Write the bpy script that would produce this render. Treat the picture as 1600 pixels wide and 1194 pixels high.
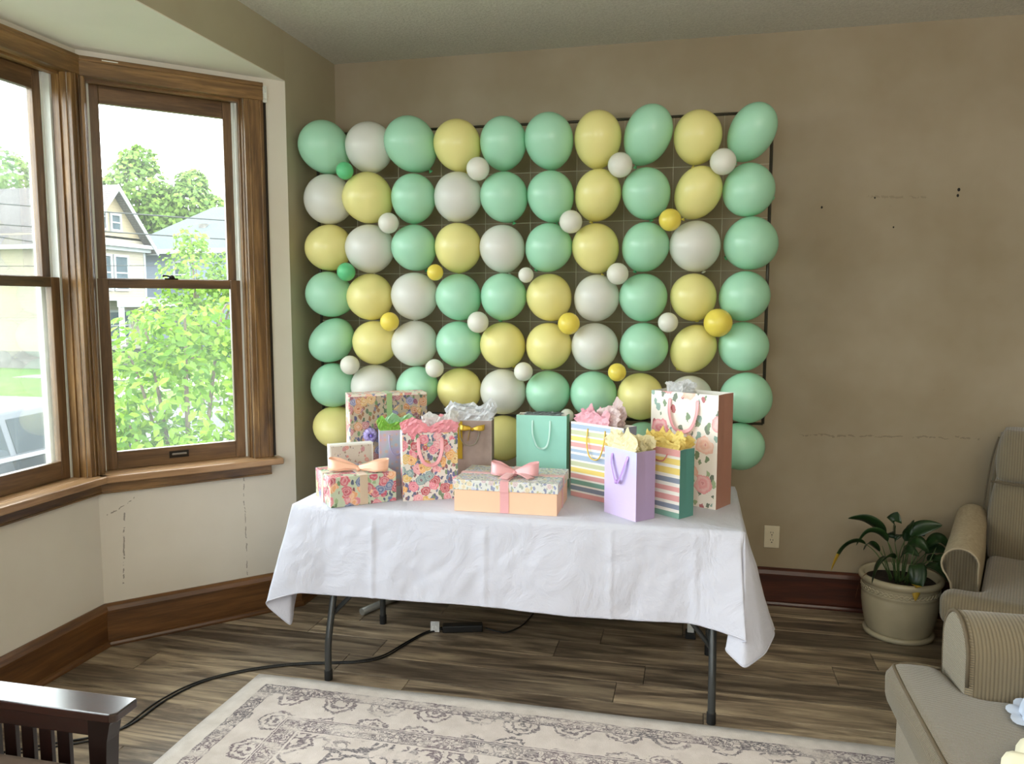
import bpy, bmesh, math, random
from math import sin, cos, pi, radians, sqrt, atan2
from mathutils import Vector, Matrix, noise

for o in list(bpy.data.objects):
    bpy.data.objects.remove(o)
S = bpy.context.scene
COL = S.collection
R = random.Random(7)

# ------------------------------------------------------------------ camera
cam_data = bpy.data.cameras.new('camera')
cam_data.sensor_fit = 'HORIZONTAL'
cam_data.sensor_width = 36.0
cam_data.lens = 36.0 * 1234.0 / 1600.0
cam_data.clip_start = 0.05
cam_data.clip_end = 400
cam = bpy.data.objects.new('camera', cam_data)
COL.objects.link(cam)
cam.location = (0.0, -4.30, 1.60)
cam.rotation_euler = (radians(90) - math.atan(123.0 / 1234.0), 0, radians(12.9))
S.camera = cam

# ------------------------------------------------------------------ world: bright overcast sky
SKY = 5.2
W = bpy.data.worlds.new('overcast_sky')
S.world = W
W.use_nodes = True
wn = W.node_tree
for n in list(wn.nodes):
    wn.nodes.remove(n)
wo = wn.nodes.new('ShaderNodeOutputWorld')
wb = wn.nodes.new('ShaderNodeBackground')
wt = wn.nodes.new('ShaderNodeTexCoord')
wz = wn.nodes.new('ShaderNodeTexNoise')
wz.inputs['Scale'].default_value = 2.2
wz.inputs['Detail'].default_value = 4
wr = wn.nodes.new('ShaderNodeValToRGB')
wr.color_ramp.elements[0].position = 0.35
wr.color_ramp.elements[0].color = (0.84, 0.93, 1.0, 1)
wr.color_ramp.elements[1].position = 0.65
wr.color_ramp.elements[1].color = (1.0, 1.0, 1.0, 1)
wn.links.new(wt.outputs['Generated'], wz.inputs['Vector'])
wn.links.new(wz.outputs['Fac'], wr.inputs['Fac'])
wn.links.new(wr.outputs['Color'], wb.inputs['Color'])
wb.inputs['Strength'].default_value = SKY
wn.links.new(wb.outputs['Background'], wo.inputs['Surface'])


def portal(name, loc, rot, sx, sy):
    l = bpy.data.lights.new(name, 'AREA')
    l.shape = 'RECTANGLE'
    l.size, l.size_y = sx, sy
    l.cycles.is_portal = True
    o = bpy.data.objects.new(name, l)
    COL.objects.link(o)
    o.location = loc
    o.rotation_euler = rot


# unseen near-white uplight added behind the photographer to brighten ceiling and walls
ul = bpy.data.lights.new('fill_uplight', 'AREA')
ul.shape = 'DISK'
ul.size = 0.35
ul.energy = 85
ul.color = (1.0, 0.98, 0.94)
ulo = bpy.data.objects.new('fill_uplight', ul)
COL.objects.link(ulo)
ulo.location = (1.3, -4.9, 1.75)
ulo.rotation_euler = (radians(180), 0, 0)

S.view_settings.view_transform = 'Standard'
S.view_settings.look = 'None'
S.view_settings.gamma = 1
S.view_settings.use_curve_mapping = False
S.view_settings.exposure = 1.34
S.cycles.max_bounces = 14
S.cycles.diffuse_bounces = 8
S.cycles.transparent_max_bounces = 16

# ------------------------------------------------------------------ object helpers
def tag(o, label=None, cat=None, group=None, kind=None):
    if label: o['label'] = label
    if cat: o['category'] = cat
    if group: o['group'] = group
    if kind: o['kind'] = kind
    return o


def empty(name, loc=(0, 0, 0), rz=0.0, label=None, cat=None, group=None, kind=None, parent=None):
    o = bpy.data.objects.new(name, None)
    o.empty_display_size = 0.1
    COL.objects.link(o)
    o.location = loc
    o.rotation_euler = (0, 0, rz)
    if parent: o.parent = parent
    return tag(o, label, cat, group, kind)


class MB:
    """collects faces, then links them as one mesh object"""
    def __init__(self):
        self.v, self.f, self.m = [], [], []

    def add(self, vs, fs, mi=0):
        b = len(self.v)
        self.v += [tuple(p) for p in vs]
        for f in fs:
            self.f.append(tuple(i + b for i in f))
            self.m.append(mi)
        return self

    def box(self, x0, x1, y0, y1, z0, z1, mi=0, M=None):
        vs = [(x0, y0, z0), (x1, y0, z0), (x1, y1, z0), (x0, y1, z0), (x0, y0, z1), (x1, y0, z1), (x1, y1, z1), (x0, y1, z1)]
        if M is not None: vs = [M @ Vector(p) for p in vs]
        return self.add(vs, [(0, 3, 2, 1), (4, 5, 6, 7), (0, 1, 5, 4), (1, 2, 6, 5), (2, 3, 7, 6), (3, 0, 4, 7)], mi)

    def prism(self, poly, z0, z1, mi=0):
        n = len(poly)
        a = sum(poly[i][0] * poly[(i + 1) % n][1] - poly[(i + 1) % n][0] * poly[i][1] for i in range(n))
        if a < 0: poly = poly[::-1]
        vs = [(p[0], p[1], z0) for p in poly] + [(p[0], p[1], z1) for p in poly]
        fs = [tuple(range(n - 1, -1, -1)), tuple(range(n, 2 * n))]
        fs += [(i, (i + 1) % n, n + (i + 1) % n, n + i) for i in range(n)]
        return self.add(vs, fs, mi)

    def tube(self, pts, r, n=10, mi=0, caps=True, closed=False):
        pts = [Vector(p) for p in pts]
        m = len(pts)
        rs = r if isinstance(r, (list, tuple)) else [r] * m
        rings = []
        up = None
        for i in range(m):
            if closed:
                d = (pts[(i + 1) % m] - pts[i - 1]).normalized()
            else:
                d = (pts[min(i + 1, m - 1)] - pts[max(i - 1, 0)]).normalized()
            if up is None:
                up = Vector((0, 0, 1)) if abs(d.z) < 0.9 else Vector((1, 0, 0))
            s = d.cross(up).normalized()
            up = s.cross(d).normalized()
            rings.append([pts[i] + (s * cos(2 * pi * k / n) + up * sin(2 * pi * k / n)) * rs[i] for k in range(n)])
        vs = [p for ring in rings for p in ring]
        fs = []
        for i in range(m if closed else m - 1):
            j = (i + 1) % m
            for k in range(n):
                k2 = (k + 1) % n
                fs.append((i * n + k, i * n + k2, j * n + k2, j * n + k))
        if caps and not closed:
            fs.append(tuple(range(n - 1, -1, -1)))
            fs.append(tuple((m - 1) * n + k for k in range(n)))
        return self.add(vs, fs, mi)

    def lathe(self, prof, n=40, mi=0, c=(0, 0, 0)):
        vs, fs = [], []
        for r, z in prof:
            for k in range(n):
                a = 2 * pi * k / n
                vs.append((c[0] + r * cos(a), c[1] + r * sin(a), c[2] + z))
        for i in range(len(prof) - 1):
            for k in range(n):
                k2 = (k + 1) % n
                fs.append((i * n + k, i * n + k2, (i + 1) * n + k2, (i + 1) * n + k))
        return self.add(vs, fs, mi)

    def grid(self, rows, mi=0, close_u=False):
        """rows: list of equal-length point lists"""
        nu = len(rows[0])
        vs = [p for r in rows for p in r]
        fs = []
        for i in range(len(rows) - 1):
            for k in range(nu if close_u else nu - 1):
                k2 = (k + 1) % nu
                fs.append((i * nu + k, i * nu + k2, (i + 1) * nu + k2, (i + 1) * nu + k))
        return self.add(vs, fs, mi)

    def mesh(self, name, mats, smooth=False):
        me = bpy.data.meshes.new(name)
        me.from_pydata(self.v, [], self.f)
        for m in (mats if isinstance(mats, (list, tuple)) else [mats]):
            me.materials.append(m)
        me.polygons.foreach_set('material_index', self.m)
        if smooth: me.polygons.foreach_set('use_smooth', [len(f) < 9 for f in self.f])
        me.update()
        return me

    def build(self, name, mats, parent=None, loc=None, rz=None, smooth=False, bevel=0, seg=2, solid=0, subsurf=0, autos=None):
        me = self.mesh(name, mats, smooth)
        o = bpy.data.objects.new(name, me)
        COL.objects.link(o)
        if parent: o.parent = parent
        if loc is not None: o.location = loc
        if rz is not None: o.rotation_euler = (0, 0, rz)
        if solid:
            s = o.modifiers.new('solid', 'SOLIDIFY')
            s.thickness = solid
            s.offset = 0
        if bevel:
            b = o.modifiers.new('bevel', 'BEVEL')
            b.width = bevel
            b.segments = seg
            b.limit_method = 'ANGLE'
            b.angle_limit = radians(35)
        if subsurf:
            s = o.modifiers.new('subsurf', 'SUBSURF')
            s.levels = s.render_levels = subsurf
        return o


def spline(ctrl, n=8, closed=False):
    """Catmull-Rom through control points"""
    P = [Vector(c) for c in ctrl]
    out = []
    m = len(P)
    for i in range(m if closed else m - 1):
        if closed:
            a, b, c, d = P[i - 1], P[i], P[(i + 1) % m], P[(i + 2) % m]
        else:
            a, b, c, d = P[max(i - 1, 0)], P[i], P[i + 1], P[min(i + 2, m - 1)]
        for k in range(n):
            t = k / n
            out.append(0.5 * ((2 * b) + (c - a) * t + (2 * a - 5 * b + 4 * c - d) * t * t + (3 * b - a - 3 * c + d) * t ** 3))
    if not closed: out.append(P[-1])
    return out


def copy_tree(o, parent=None):
    c = o.copy()
    COL.objects.link(c)
    c.parent = parent
    for ch in list(o.children):
        copy_tree(ch, c)
    return c


# ------------------------------------------------------------------ material helpers
def lin(r, g, b):
    return tuple((c / 255 / 12.92) if c / 255 <= 0.04045 else ((c / 255 + 0.055) / 1.055) ** 2.4 for c in (r, g, b)) + (1,)


class NT:
    def __init__(self, name):
        self.mat = bpy.data.materials.new(name)
        self.mat.use_nodes = True
        self.t = self.mat.node_tree
        self.b = self.t.nodes['Principled BSDF']
        self.out = self.t.nodes['Material Output']

    def n(self, typ, **kw):
        x = self.t.nodes.new('ShaderNode' + typ)
        for k, v in kw.items():
            if k.startswith('i_'):
                x.inputs[k[2:].replace('_', ' ')].default_value = v
            else:
                setattr(x, k, v)
        return x

    def l(self, a, b):
        self.t.links.new(a, b)

    def val(self, x):
        return x

    def math(self, op, a, b=None, c=None, clamp=False):
        m = self.n('Math', operation=op)
        m.use_clamp = clamp
        for i, v in enumerate((a, b, c)):
            if v is None: continue
            if isinstance(v, (int, float)): m.inputs[i].default_value = v
            else: self.l(v, m.inputs[i])
        return m.outputs[0]

    def mix(self, fac, a, b, blend='MIX'):
        m = self.n('Mix', data_type='RGBA', blend_type=blend)
        for sock, v in ((m.inputs[0], fac), (m.inputs[6], a), (m.inputs[7], b)):
            if isinstance(v, (int, float, tuple)): sock.default_value = v
            else: self.l(v, sock)
        return m.outputs[2]

    def ramp(self, fac, stops, interp='LINEAR'):
        r = self.n('ValToRGB')
        cr = r.color_ramp
        cr.interpolation = interp
        while len(cr.elements) < len(stops): cr.elements.new(0.5)
        for e, (p, c) in zip(cr.elements, stops):
            e.position = p
            e.color = c if len(c) == 4 else tuple(c) + (1,)
        if isinstance(fac, (int, float)): r.inputs[0].default_value = fac
        else: self.l(fac, r.inputs[0])
        return r.outputs['Color']

    def coord(self, scale=(1, 1, 1), offset_random=False, out='Object', rot=(0, 0, 0)):
        tc = self.n('TexCoord')
        mp = self.n('Mapping')
        mp.inputs['Scale'].default_value = scale
        mp.inputs['Rotation'].default_value = rot
        v = tc.outputs[out]
        if offset_random:
            oi = self.n('ObjectInfo')
            vm = self.n('VectorMath', operation='SCALE')
            cx = self.n('CombineXYZ')
            self.l(oi.outputs['Random'], cx.inputs[0])
            self.l(oi.outputs['Random'], cx.inputs[1])
            cx.inputs[2].default_value = 0.3
            self.l(cx.outputs[0], vm.inputs[0])
            vm.inputs['Scale'].default_value = 37.0
            ad = self.n('VectorMath', operation='ADD')
            self.l(v, ad.inputs[0])
            self.l(vm.outputs[0], ad.inputs[1])
            v = ad.outputs[0]
        self.l(v, mp.inputs['Vector'])
        return mp.outputs[0]

    def noise(self, vec, scale=5, detail=3, rough=0.5, dist=0.0):
        x = self.n('TexNoise')
        x.inputs['Scale'].default_value = scale
        x.inputs['Detail'].default_value = detail
        x.inputs['Roughness'].default_value = rough
        x.inputs['Distortion'].default_value = dist
        if vec is not None: self.l(vec, x.inputs['Vector'])
        return x

    def bump(self, h, strength=0.3, dist=0.002):
        b = self.n('Bump')
        b.inputs['Strength'].default_value = strength
        b.inputs['Distance'].default_value = dist
        self.l(h, b.inputs['Height'])
        self.l(b.outputs[0], self.b.inputs['Normal'])

    def set(self, color=None, rough=None, spec=None, metal=None, sheen=None):
        B = self.b.inputs
        if color is not None:
            if isinstance(color, tuple): B['Base Color'].default_value = color
            else: self.l(color, B['Base Color'])
        if rough is not None: B['Roughness'].default_value = rough
        if spec is not None: B['Specular IOR Level'].default_value = spec
        if metal is not None: B['Metallic'].default_value = metal
        if sheen is not None:
            B['Sheen Weight'].default_value = sheen
        return self.mat


def plain(name, col, rough=0.5, var=0.06, scale=20, spec=0.5, metal=0.0, bump=0.0, sheen=None):
    T = NT(name)
    v = T.coord()
    nz = T.noise(v, scale, 3)
    c2 = tuple(max(0, x * (1 - var * 2)) for x in col[:3]) + (1,)
    c1 = tuple(min(1, x * (1 + var)) for x in col[:3]) + (1,)
    c = T.ramp(nz.outputs['Fac'], [(0.3, c2), (0.7, c1)])
    if bump: T.bump(nz.outputs['Fac'], bump, 0.001)
    return T.set(c, rough, spec, metal, sheen)


def translucent(T, col, w=0.35):
    """blend the principled surface with light passing through thin material"""
    tr = T.n('BsdfTranslucent')
    if isinstance(col, tuple): tr.inputs['Color'].default_value = col
    else: T.l(col, tr.inputs['Color'])
    mx = T.n('MixShader')
    mx.inputs[0].default_value = w
    T.l(T.b.outputs[0], mx.inputs[1])
    T.l(tr.outputs[0], mx.inputs[2])
    T.l(mx.outputs[0], T.out.inputs['Surface'])


def wood(name, dark, mid, light, axis=0, rough=0.4, knots=0.0, stretch=12, rand=True, spec=0.5):
    T = NT(name)
    sc = [stretch, stretch, stretch]
    sc[axis] = 1.0
    v = T.coord(tuple(sc), offset_random=rand)
    n1 = T.noise(v, 1.4, 6, 0.6, 0.6)
    n2 = T.noise(v, 9.0, 3, 0.6, 0.2)
    f = T.math('ADD', T.math('MULTIPLY', n1.outputs['Fac'], 0.75), T.math('MULTIPLY', n2.outputs['Fac'], 0.25))
    c = T.ramp(f, [(0.33, dark), (0.5, mid), (0.66, light)])
    if knots:
        v2 = T.coord((1 if axis == 0 else 3, 1 if axis == 1 else 3, 1 if axis == 2 else 3), offset_random=rand)
        vo = T.n('TexVoronoi')
        vo.inputs['Scale'].default_value = 1.6
        T.l(v2, vo.inputs['Vector'])
        k = T.ramp(vo.outputs['Distance'], [(0.03, (1, 1, 1, 1)), (0.10, (0, 0, 0, 1))])
        c = T.mix(T.math('MULTIPLY', k, knots), c, tuple(x * 0.35 for x in dark[:3]) + (1,))
    T.bump(f, 0.06, 0.001)
    return T.set(c, rough, spec)

# ------------------------------------------------------------------ room materials
def wall_paint(name, c_hi, c_lo, marks=None):
    T = NT(name)
    v = T.coord()
    n1 = T.noise(v, 1.6, 4, 0.55)
    n2 = T.noise(v, 60, 3, 0.6)
    c = T.ramp(n1.outputs['Fac'], [(0.35, c_lo), (0.65, c_hi)])
    sep = T.n('SeparateXYZ')
    T.l(v, sep.inputs[0])
    X, Z = sep.outputs[0], sep.outputs[2]
    # scattered scuffs
    vs = T.coord((7, 7, 3))
    vo = T.noise(vs, 3.2, 6, 0.75, 0.8)
    sc = T.ramp(vo.outputs['Fac'], [(0.68, (0, 0, 0, 1)), (0.76, (1, 1, 1, 1))])
    c = T.mix(T.math('MULTIPLY', sc, 0.35), c, tuple(x * 0.55 for x in c_lo[:3]) + (1,))
    for (kind, x0, x1, z0, z1, wd, amp, col, op) in (marks or []):
        # a crack / scuff line following a wobbling path; vertical or horizontal
        A, B = (X, Z) if kind == 'v' else (Z, X)
        lo, hi = (z0, z1) if kind == 'v' else (x0, x1)
        ctr0, ctr1 = (x0, x1) if kind == 'v' else (z0, z1)
        tt = T.math('DIVIDE', T.math('SUBTRACT', B, lo), hi - lo)
        ctr = T.math('ADD', T.math('MULTIPLY', tt, ctr1 - ctr0), ctr0)
        nn = T.noise(v, 14, 4, 0.7)
        wob = T.math('MULTIPLY', T.math('SUBTRACT', nn.outputs['Fac'], 0.5), amp)
        d = T.math('ABSOLUTE', T.math('SUBTRACT', T.math('SUBTRACT', A, ctr), wob))
        m = T.math('LESS_THAN', d, wd)
        inr = T.math('MULTIPLY', T.math('GREATER_THAN', tt, 0.0), T.math('LESS_THAN', tt, 1.0))
        br = T.noise(v, 37, 2, 0.6)
        m = T.math('MULTIPLY', T.math('MULTIPLY', m, inr), T.math('GREATER_THAN', br.outputs['Fac'], 0.47))
        c = T.mix(T.math('MULTIPLY', m, op), c, col)
    T.bump(n2.outputs['Fac'], 0.08, 0.001)
    return T.set(c, 0.62, 0.35)


DK = lin(70, 58, 45)
PAINT_BACK = wall_paint('tan_wall_paint', lin(167, 154, 133), lin(152, 137, 113), [
    ('h', 2.57, 3.42, 0.918, 0.932, 0.004, 0.05, DK, 0.35),
    ('h', 2.85, 3.12, 2.13, 2.115, 0.005, 0.03, DK, 0.22)])
PAINT_BAY = wall_paint('grey_cream_bay_paint', lin(218, 211, 198), lin(210, 202, 188), [
    ('v', 0.660, 0.655, 0.20, 0.72, 0.0022, 0.03, DK, 0.55),
    ('v', 0.085, 0.105, 0.28, 0.62, 0.003, 0.02, DK, 0.6),
    ('h', 0.03, 0.15, 0.61, 0.69, 0.003, 0.05, DK, 0.65)])
PAINT_OLIVE = wall_paint('olive_tan_wall_paint', lin(174, 167, 142), lin(166, 157, 132))


def ceiling_mat():
    T = NT('stippled_white_ceiling')
    v = T.coord()
    n = T.noise(v, 75, 4, 0.7)
    T.bump(n.outputs['Fac'], 0.9, 0.012)
    c = T.ramp(n.outputs['Fac'], [(0.3, lin(205, 202, 190)), (0.7, lin(228, 225, 214))])
    return T.set(c, 0.8, 0.2)


CEIL = ceiling_mat()
SOFFIT = plain('smooth_soffit_paint', lin(226, 222, 208), 0.6, 0.02, 3)
W_CAS = wood('golden_oak_casing', lin(64, 43, 22), lin(108, 78, 44), lin(150, 114, 70), axis=0, rough=0.34, knots=0.5)
W_CASV = wood('golden_oak_upright', lin(64, 43, 22), lin(108, 78, 44), lin(150, 114, 70), axis=2, rough=0.34, knots=0.6)
W_SASH = wood('brown_sash_wood', lin(62, 44, 28), lin(100, 74, 48), lin(132, 100, 66), axis=0, rough=0.36)
W_SASHV = wood('brown_sash_stile_wood', lin(62, 44, 28), lin(100, 74, 48), lin(132, 100, 66), axis=2, rough=0.36)
W_SILL = wood('worn_oak_stool', lin(120, 88, 58), lin(165, 128, 92), lin(190, 155, 118), axis=0, rough=0.3)
W_BASE = wood('brown_oak_baseboard', lin(66, 41, 20), lin(98, 64, 33), lin(124, 84, 46), axis=0, rough=0.35, knots=0.3)
W_BASER = wood('red_mahogany_baseboard', lin(46, 18, 9), lin(66, 28, 14), lin(86, 40, 22), axis=0, rough=0.35)
WHITE_VINYL = plain('white_vinyl_liner', lin(215, 216, 208), 0.4, 0.02)
METAL_DARK = plain('dark_bronze_hardware', lin(50, 45, 40), 0.35, 0.05, metal=0.8)
METAL_LIFT = plain('worn_steel_lift', lin(150, 145, 138), 0.35, 0.05, metal=0.9)


def glass_mat():
    T = NT('window_glass')
    tr = T.n('BsdfTransparent')
    tr.inputs[0].default_value = (0.95, 0.975, 0.965, 1)
    gl = T.n('BsdfGlossy')
    gl.inputs['Roughness'].default_value = 0.02
    fr = T.n('Fresnel')
    fr.inputs[0].default_value = 1.45
    mx = T.n('MixShader')
    T.l(T.math('MULTIPLY', fr.outputs[0], 0.45), mx.inputs[0])
    T.l(tr.outputs[0], mx.inputs[1])
    T.l(gl.outputs[0], mx.inputs[2])
    # faint film of dust that scatters daylight
    df = T.n('BsdfTranslucent')
    df.inputs[0].default_value = (0.9, 1.0, 0.98, 1)
    m2 = T.n('MixShader')
    v = T.coord()
    nz = T.noise(v, 2.5, 3)
    T.l(T.math('MULTIPLY', nz.outputs['Fac'], 0.035), m2.inputs[0])
    T.l(mx.outputs[0], m2.inputs[1])
    T.l(df.outputs[0], m2.inputs[2])
    T.l(m2.outputs[0], T.out.inputs['Surface'])
    return T.mat


GLASS = glass_mat()

# ------------------------------------------------------------------ room shell
CEIL_Z, SOFF_Z = 2.95, 2.705
A2 = (-2.02, -0.574)      # outside corner where the bay starts
B2 = (-2.66, -1.24)       # inside corner of the bay
BM_ = (-2.66, -2.58)      # mullion between the middle window and the added unseen one
B1 = (-2.66, -3.92)
A1 = (-2.02, -4.586)
XR, YF = 3.0, -6.2        # right wall and the wall behind the photographer
TH = 0.15


def wall(name, p, q, z0, z1, mats, hole=None, th=TH):
    """wall with its inner face on p->q (room on the right-hand side); hole = x0,x1,z0,z1 along it"""
    L = math.hypot(q[0] - p[0], q[1] - p[1])
    m = MB()
    if hole:
        a, b, c, d = hole
        m.box(0, a, 0, th, z0, z1); m.box(b, L, 0, th, z0, z1)
        m.box(a, b, 0, th, z0, c); m.box(a, b, 0, th, d, z1)
    else:
        m.box(0, L, 0, th, z0, z1)
    o = m.build(name, mats, loc=(p[0], p[1], 0), rz=atan2(q[1] - p[1], q[0] - p[0]))
    return tag(o, kind='structure')


W2_HOLE = (0.025, 0.712, 0.80, 2.60)
W1_HOLE = (0.06, 1.28, 0.80, 2.60)
W3_HOLE = (0.21, 0.90, 0.80, 2.60)
wall('wall_back', (-2.02, 0), (XR, 0), 0, CEIL_Z, PAINT_BACK)
wall('wall_left_far', A2, (-2.02, 0), 0, CEIL_Z, PAINT_OLIVE, th=0.10)
wall('wall_left_header', A1, A2, SOFF_Z + 0.004, CEIL_Z, PAINT_OLIVE, th=0.10)
wall('wall_left_near', (-2.02, YF), A1, 0, CEIL_Z, PAINT_OLIVE, th=0.10)
wall('wall_bay_far', B2, A2, 0, SOFF_Z, PAINT_BAY, W2_HOLE)
wall('wall_bay_middle', BM_, B2, 0, SOFF_Z, PAINT_BAY, W1_HOLE)
wall('wall_bay_middle_near', B1, BM_, 0, SOFF_Z, PAINT_BAY, W1_HOLE)
wall('wall_bay_near', A1, B1, 0, SOFF_Z, PAINT_BAY, W3_HOLE)
wall('wall_right', (XR, 0), (XR, YF), 0, CEIL_Z, PAINT_BACK)
W4_HOLE = (3.2, 4.3, 0.80, 2.35)
wall('wall_front', (XR, YF), (-2.02, YF), 0, CEIL_Z, PAINT_BACK, W4_HOLE)
tag(MB().box(-2.12, XR + TH, YF - TH, TH, CEIL_Z, CEIL_Z + 0.12).build('ceiling', CEIL), kind='structure')
m = MB().prism([(A1[0] - .10, A1[1]), (B1[0] - .1, B1[1]), (B2[0] - .1, B2[1]), (A2[0] - .10, A2[1])], SOFF_Z + 0.004, CEIL_Z + 0.1)
m.prism([(A1[0] - .0005, A1[1]), (B1[0] - .1, B1[1]), (B2[0] - .1, B2[1]), (A2[0] - .0005, A2[1])], SOFF_Z, SOFF_Z + 0.004)
tag(m.build('ceiling_bay', SOFFIT), kind='structure')


def local(p, q):
    return (p[0], p[1], 0), atan2(q[1] - p[1], q[0] - p[0])


def baseboard(name, p, q, mat, e0=0.0, e1=0.0):
    L = math.hypot(q[0] - p[0], q[1] - p[1])
    loc, rz = local(p, q)
    r = empty(name, loc, rz, kind='structure')
    MB().box(-e0, L + e1, -0.020, -0.0005, 0.0, 0.163).build('board', mat, r, bevel=0.002)
    MB().add([(x, y, z) for x in (-e0, L + e1) for y, z in ((-0.0005, 0.163), (-0.032, 0.163), (-0.032, 0.172), (-0.022, 0.190), (-0.010, 0.200), (-0.0005, 0.200))],
             [(0, 1, 2, 3, 4, 5)[::-1], (6, 7, 8, 9, 10, 11)] + [(i, (i + 1) % 6, 6 + (i + 1) % 6, 6 + i) for i in range(6)]).build('cap_molding', mat, r)
    MB().add([(x, y, z) for x in (-e0, L + e1) for y, z in ((-0.020, 0.0), (-0.036, 0.0), (-0.036, 0.010), (-0.031, 0.020), (-0.020, 0.024))],
             [(0, 1, 2, 3, 4)[::-1], (5, 6, 7, 8, 9)] + [(i, (i + 1) % 5, 5 + (i + 1) % 5, 5 + i) for i in range(5)]).build('shoe_molding', mat, r)
    return r


baseboard('baseboard_back', (-2.02, 0), (XR, 0), W_BASER)
baseboard('baseboard_left_far', A2, (-2.02, 0), W_BASE, e0=0.012)
baseboard('baseboard_bay_far', B2, A2, W_BASE, e1=0.012)
baseboard('baseboard_bay_middle', B1, B2, W_BASE)
baseboard('baseboard_bay_near', A1, B1, W_BASE)
baseboard('baseboard_left_near', (-2.02, YF), A1, W_BASE)


def window(name, p, q, hole, head_x, stool_x, apron_x, casings, double=True, label_lift=True):
    """double-hung wooden window in wall-local coordinates, y<0 is the room"""
    x0, x1, z0, z1 = hole
    loc, rz = local(p, q)
    r = empty(name, loc, rz, kind='structure')
    g = 0.006
    # head casing: two steps
    cs = MB().box(head_x[0], head_x[1], -0.024, -0.0005, 2.592, 2.672).box(head_x[0], head_x[1], -0.030, -0.0005, 2.655, 2.676)
    cs.build('head_casing', W_CAS, r, bevel=0.003)
    for a, b in casings:
        c = MB().box(a, b, -0.022, -0.0005, 0.815, 2.592)
        if b - a > 0.05:
            c.box(a + 0.02, a + 0.028, -0.027, -0.02, 0.815, 2.592)
            c.box(b - 0.022, b - 0.012, -0.030, -0.02, 0.815, 2.592)
        c.build('side_casing', W_CASV, r, bevel=0.003)
    # jambs
    jb = MB().box(x0, x0 + g, 0.0, 0.15, z0, z1).box(x1 - g, x1, 0.0, 0.15, z0, z1)
    jb.box(x0, x0 + 0.014, 0.03, 0.065, z0, z1).box(x1 - 0.014, x1, 0.03, 0.065, z0, z1)
    jb.build('side_jamb', W_CASV, r, bevel=0.002)
    MB().box(x0, x1, 0.0, 0.15, z1 - g, z1).box(x0, x1, 0.03, 0.065, z1 - 0.018, z1).build('head_jamb', W_CAS, r, bevel=0.002)
    # white tracks the sashes slide in
    ym = 1.69
    MB().box(x0 + g, x0 + 0.022, 0.068, 0.145, z0, z1 - g).box(x0 + g, x0 + 0.030, 0.104, 0.109, ym, z1 - g).build('sash_track', WHITE_VINYL, r)
    MB().box(x1 - 0.022, x1 - g, 0.068, 0.145, z0, z1 - g).box(x1 - 0.030, x1 - g, 0.104, 0.109, ym, z1 - g).build('sash_track', WHITE_VINYL, r)
    # stool and apron
    st = MB().box(stool_x[0], stool_x[1], -0.075, -0.0005, 0.782, 0.815).box(x0, x1, -0.0005, 0.15, 0.782, 0.815)
    st.build('stool', W_SILL, r, bevel=0.006, seg=3)
    ap = MB().box(apron_x[0], apron_x[1], -0.030, -0.0005, 0.728, 0.782)
    ap.box(apron_x[0], apron_x[1], -0.036, -0.0005, 0.728, 0.737)
    ap.build('apron', W_CAS, r, bevel=0.003)
    # sashes: lower in the inner track, upper in the outer one
    for nm, ya, yb, zb, zt, rb, rt, sx in (('lower_sash', 0.070, 0.102, 0.815, 1.714, 0.085, 0.043, 0.020), ('upper_sash', 0.110, 0.142, 1.672, 2.594, 0.046, 0.082, 0.020)):
        a, b = x0 + sx, x1 - sx
        sh = empty(nm, parent=r)
        stl = 0.050
        MB().box(a, a + stl, ya, yb, zb, zt).build('stile', W_SASHV, sh, bevel=0.003)
        MB().box(b - stl, b, ya, yb, zb, zt).build('stile', W_SASHV, sh, bevel=0.003)
        MB().box(a + stl, b - stl, ya, yb, zb, zb + rb).build('bottom_rail', W_SASH, sh, bevel=0.003)
        MB().box(a + stl, b - stl, ya, yb, zt - rt, zt).build('top_rail', W_SASH, sh, bevel=0.003)
        gy = (ya + yb) / 2
        MB().box(a + stl - .004, b - stl + .004, gy - 0.002, gy + 0.002, zb + rb - .004, zt - rt + .004).build('glass_pane', GLASS, sh)
        xm = (a + b) / 2
        if nm == 'lower_sash':
            k = MB().box(xm - 0.045, xm + 0.045, ya - 0.004, ya, zb + 0.030, zb + 0.064)
            k.build('sash_lift_plate', METAL_DARK, sh, bevel=0.002)
            MB().box(xm - 0.034, xm + 0.034, ya - 0.012, ya - 0.004, zb + 0.044, zb + 0.054).build('sash_lift_handle', METAL_LIFT, sh, bevel=0.003)
            lk = MB().box(xm - 0.030, xm + 0.030, ya + 0.004, yb - 0.004, zt, zt + 0.006)
            lk.lathe([(0.0, 0.0), (0.014, 0.0), (0.013, 0.010), (0.006, 0.016), (0.0, 0.017)], 14, c=(xm + 0.004, gy, zt + 0.006))
            lk.tube([(xm, gy, zt + 0.014), (xm - 0.022, gy - 0.008, zt + 0.018), (xm - 0.040, gy - 0.012, zt + 0.017)], [0.004, 0.004, 0.006], 8)
            lk.build('sash_lock', METAL_DARK, sh, smooth=True)
    # storm frame outside
    sf = MB()
    for a, b in ((x0, x0 + 0.04), (x1 - 0.04, x1)): sf.box(a, b, 0.152, 0.180, z0 - 0.02, z1)
    sf.box(x0, x1, 0.152, 0.180, z1 - 0.03, z1).box(x0, x1, 0.152, 0.175, 1.68, 1.71).box(x0, x1, 0.15, 0.20, z0 - 0.03, z0 - 0.0)
    for a, b in ((x0 - 0.09, x0), (x1, x1 + 0.09)): sf.box(a, b, 0.150, 0.175, z0 - 0.05, z1 + 0.09)
    sf.build('storm_frame', WHITE_VINYL, r, bevel=0.002)
    return r


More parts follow.
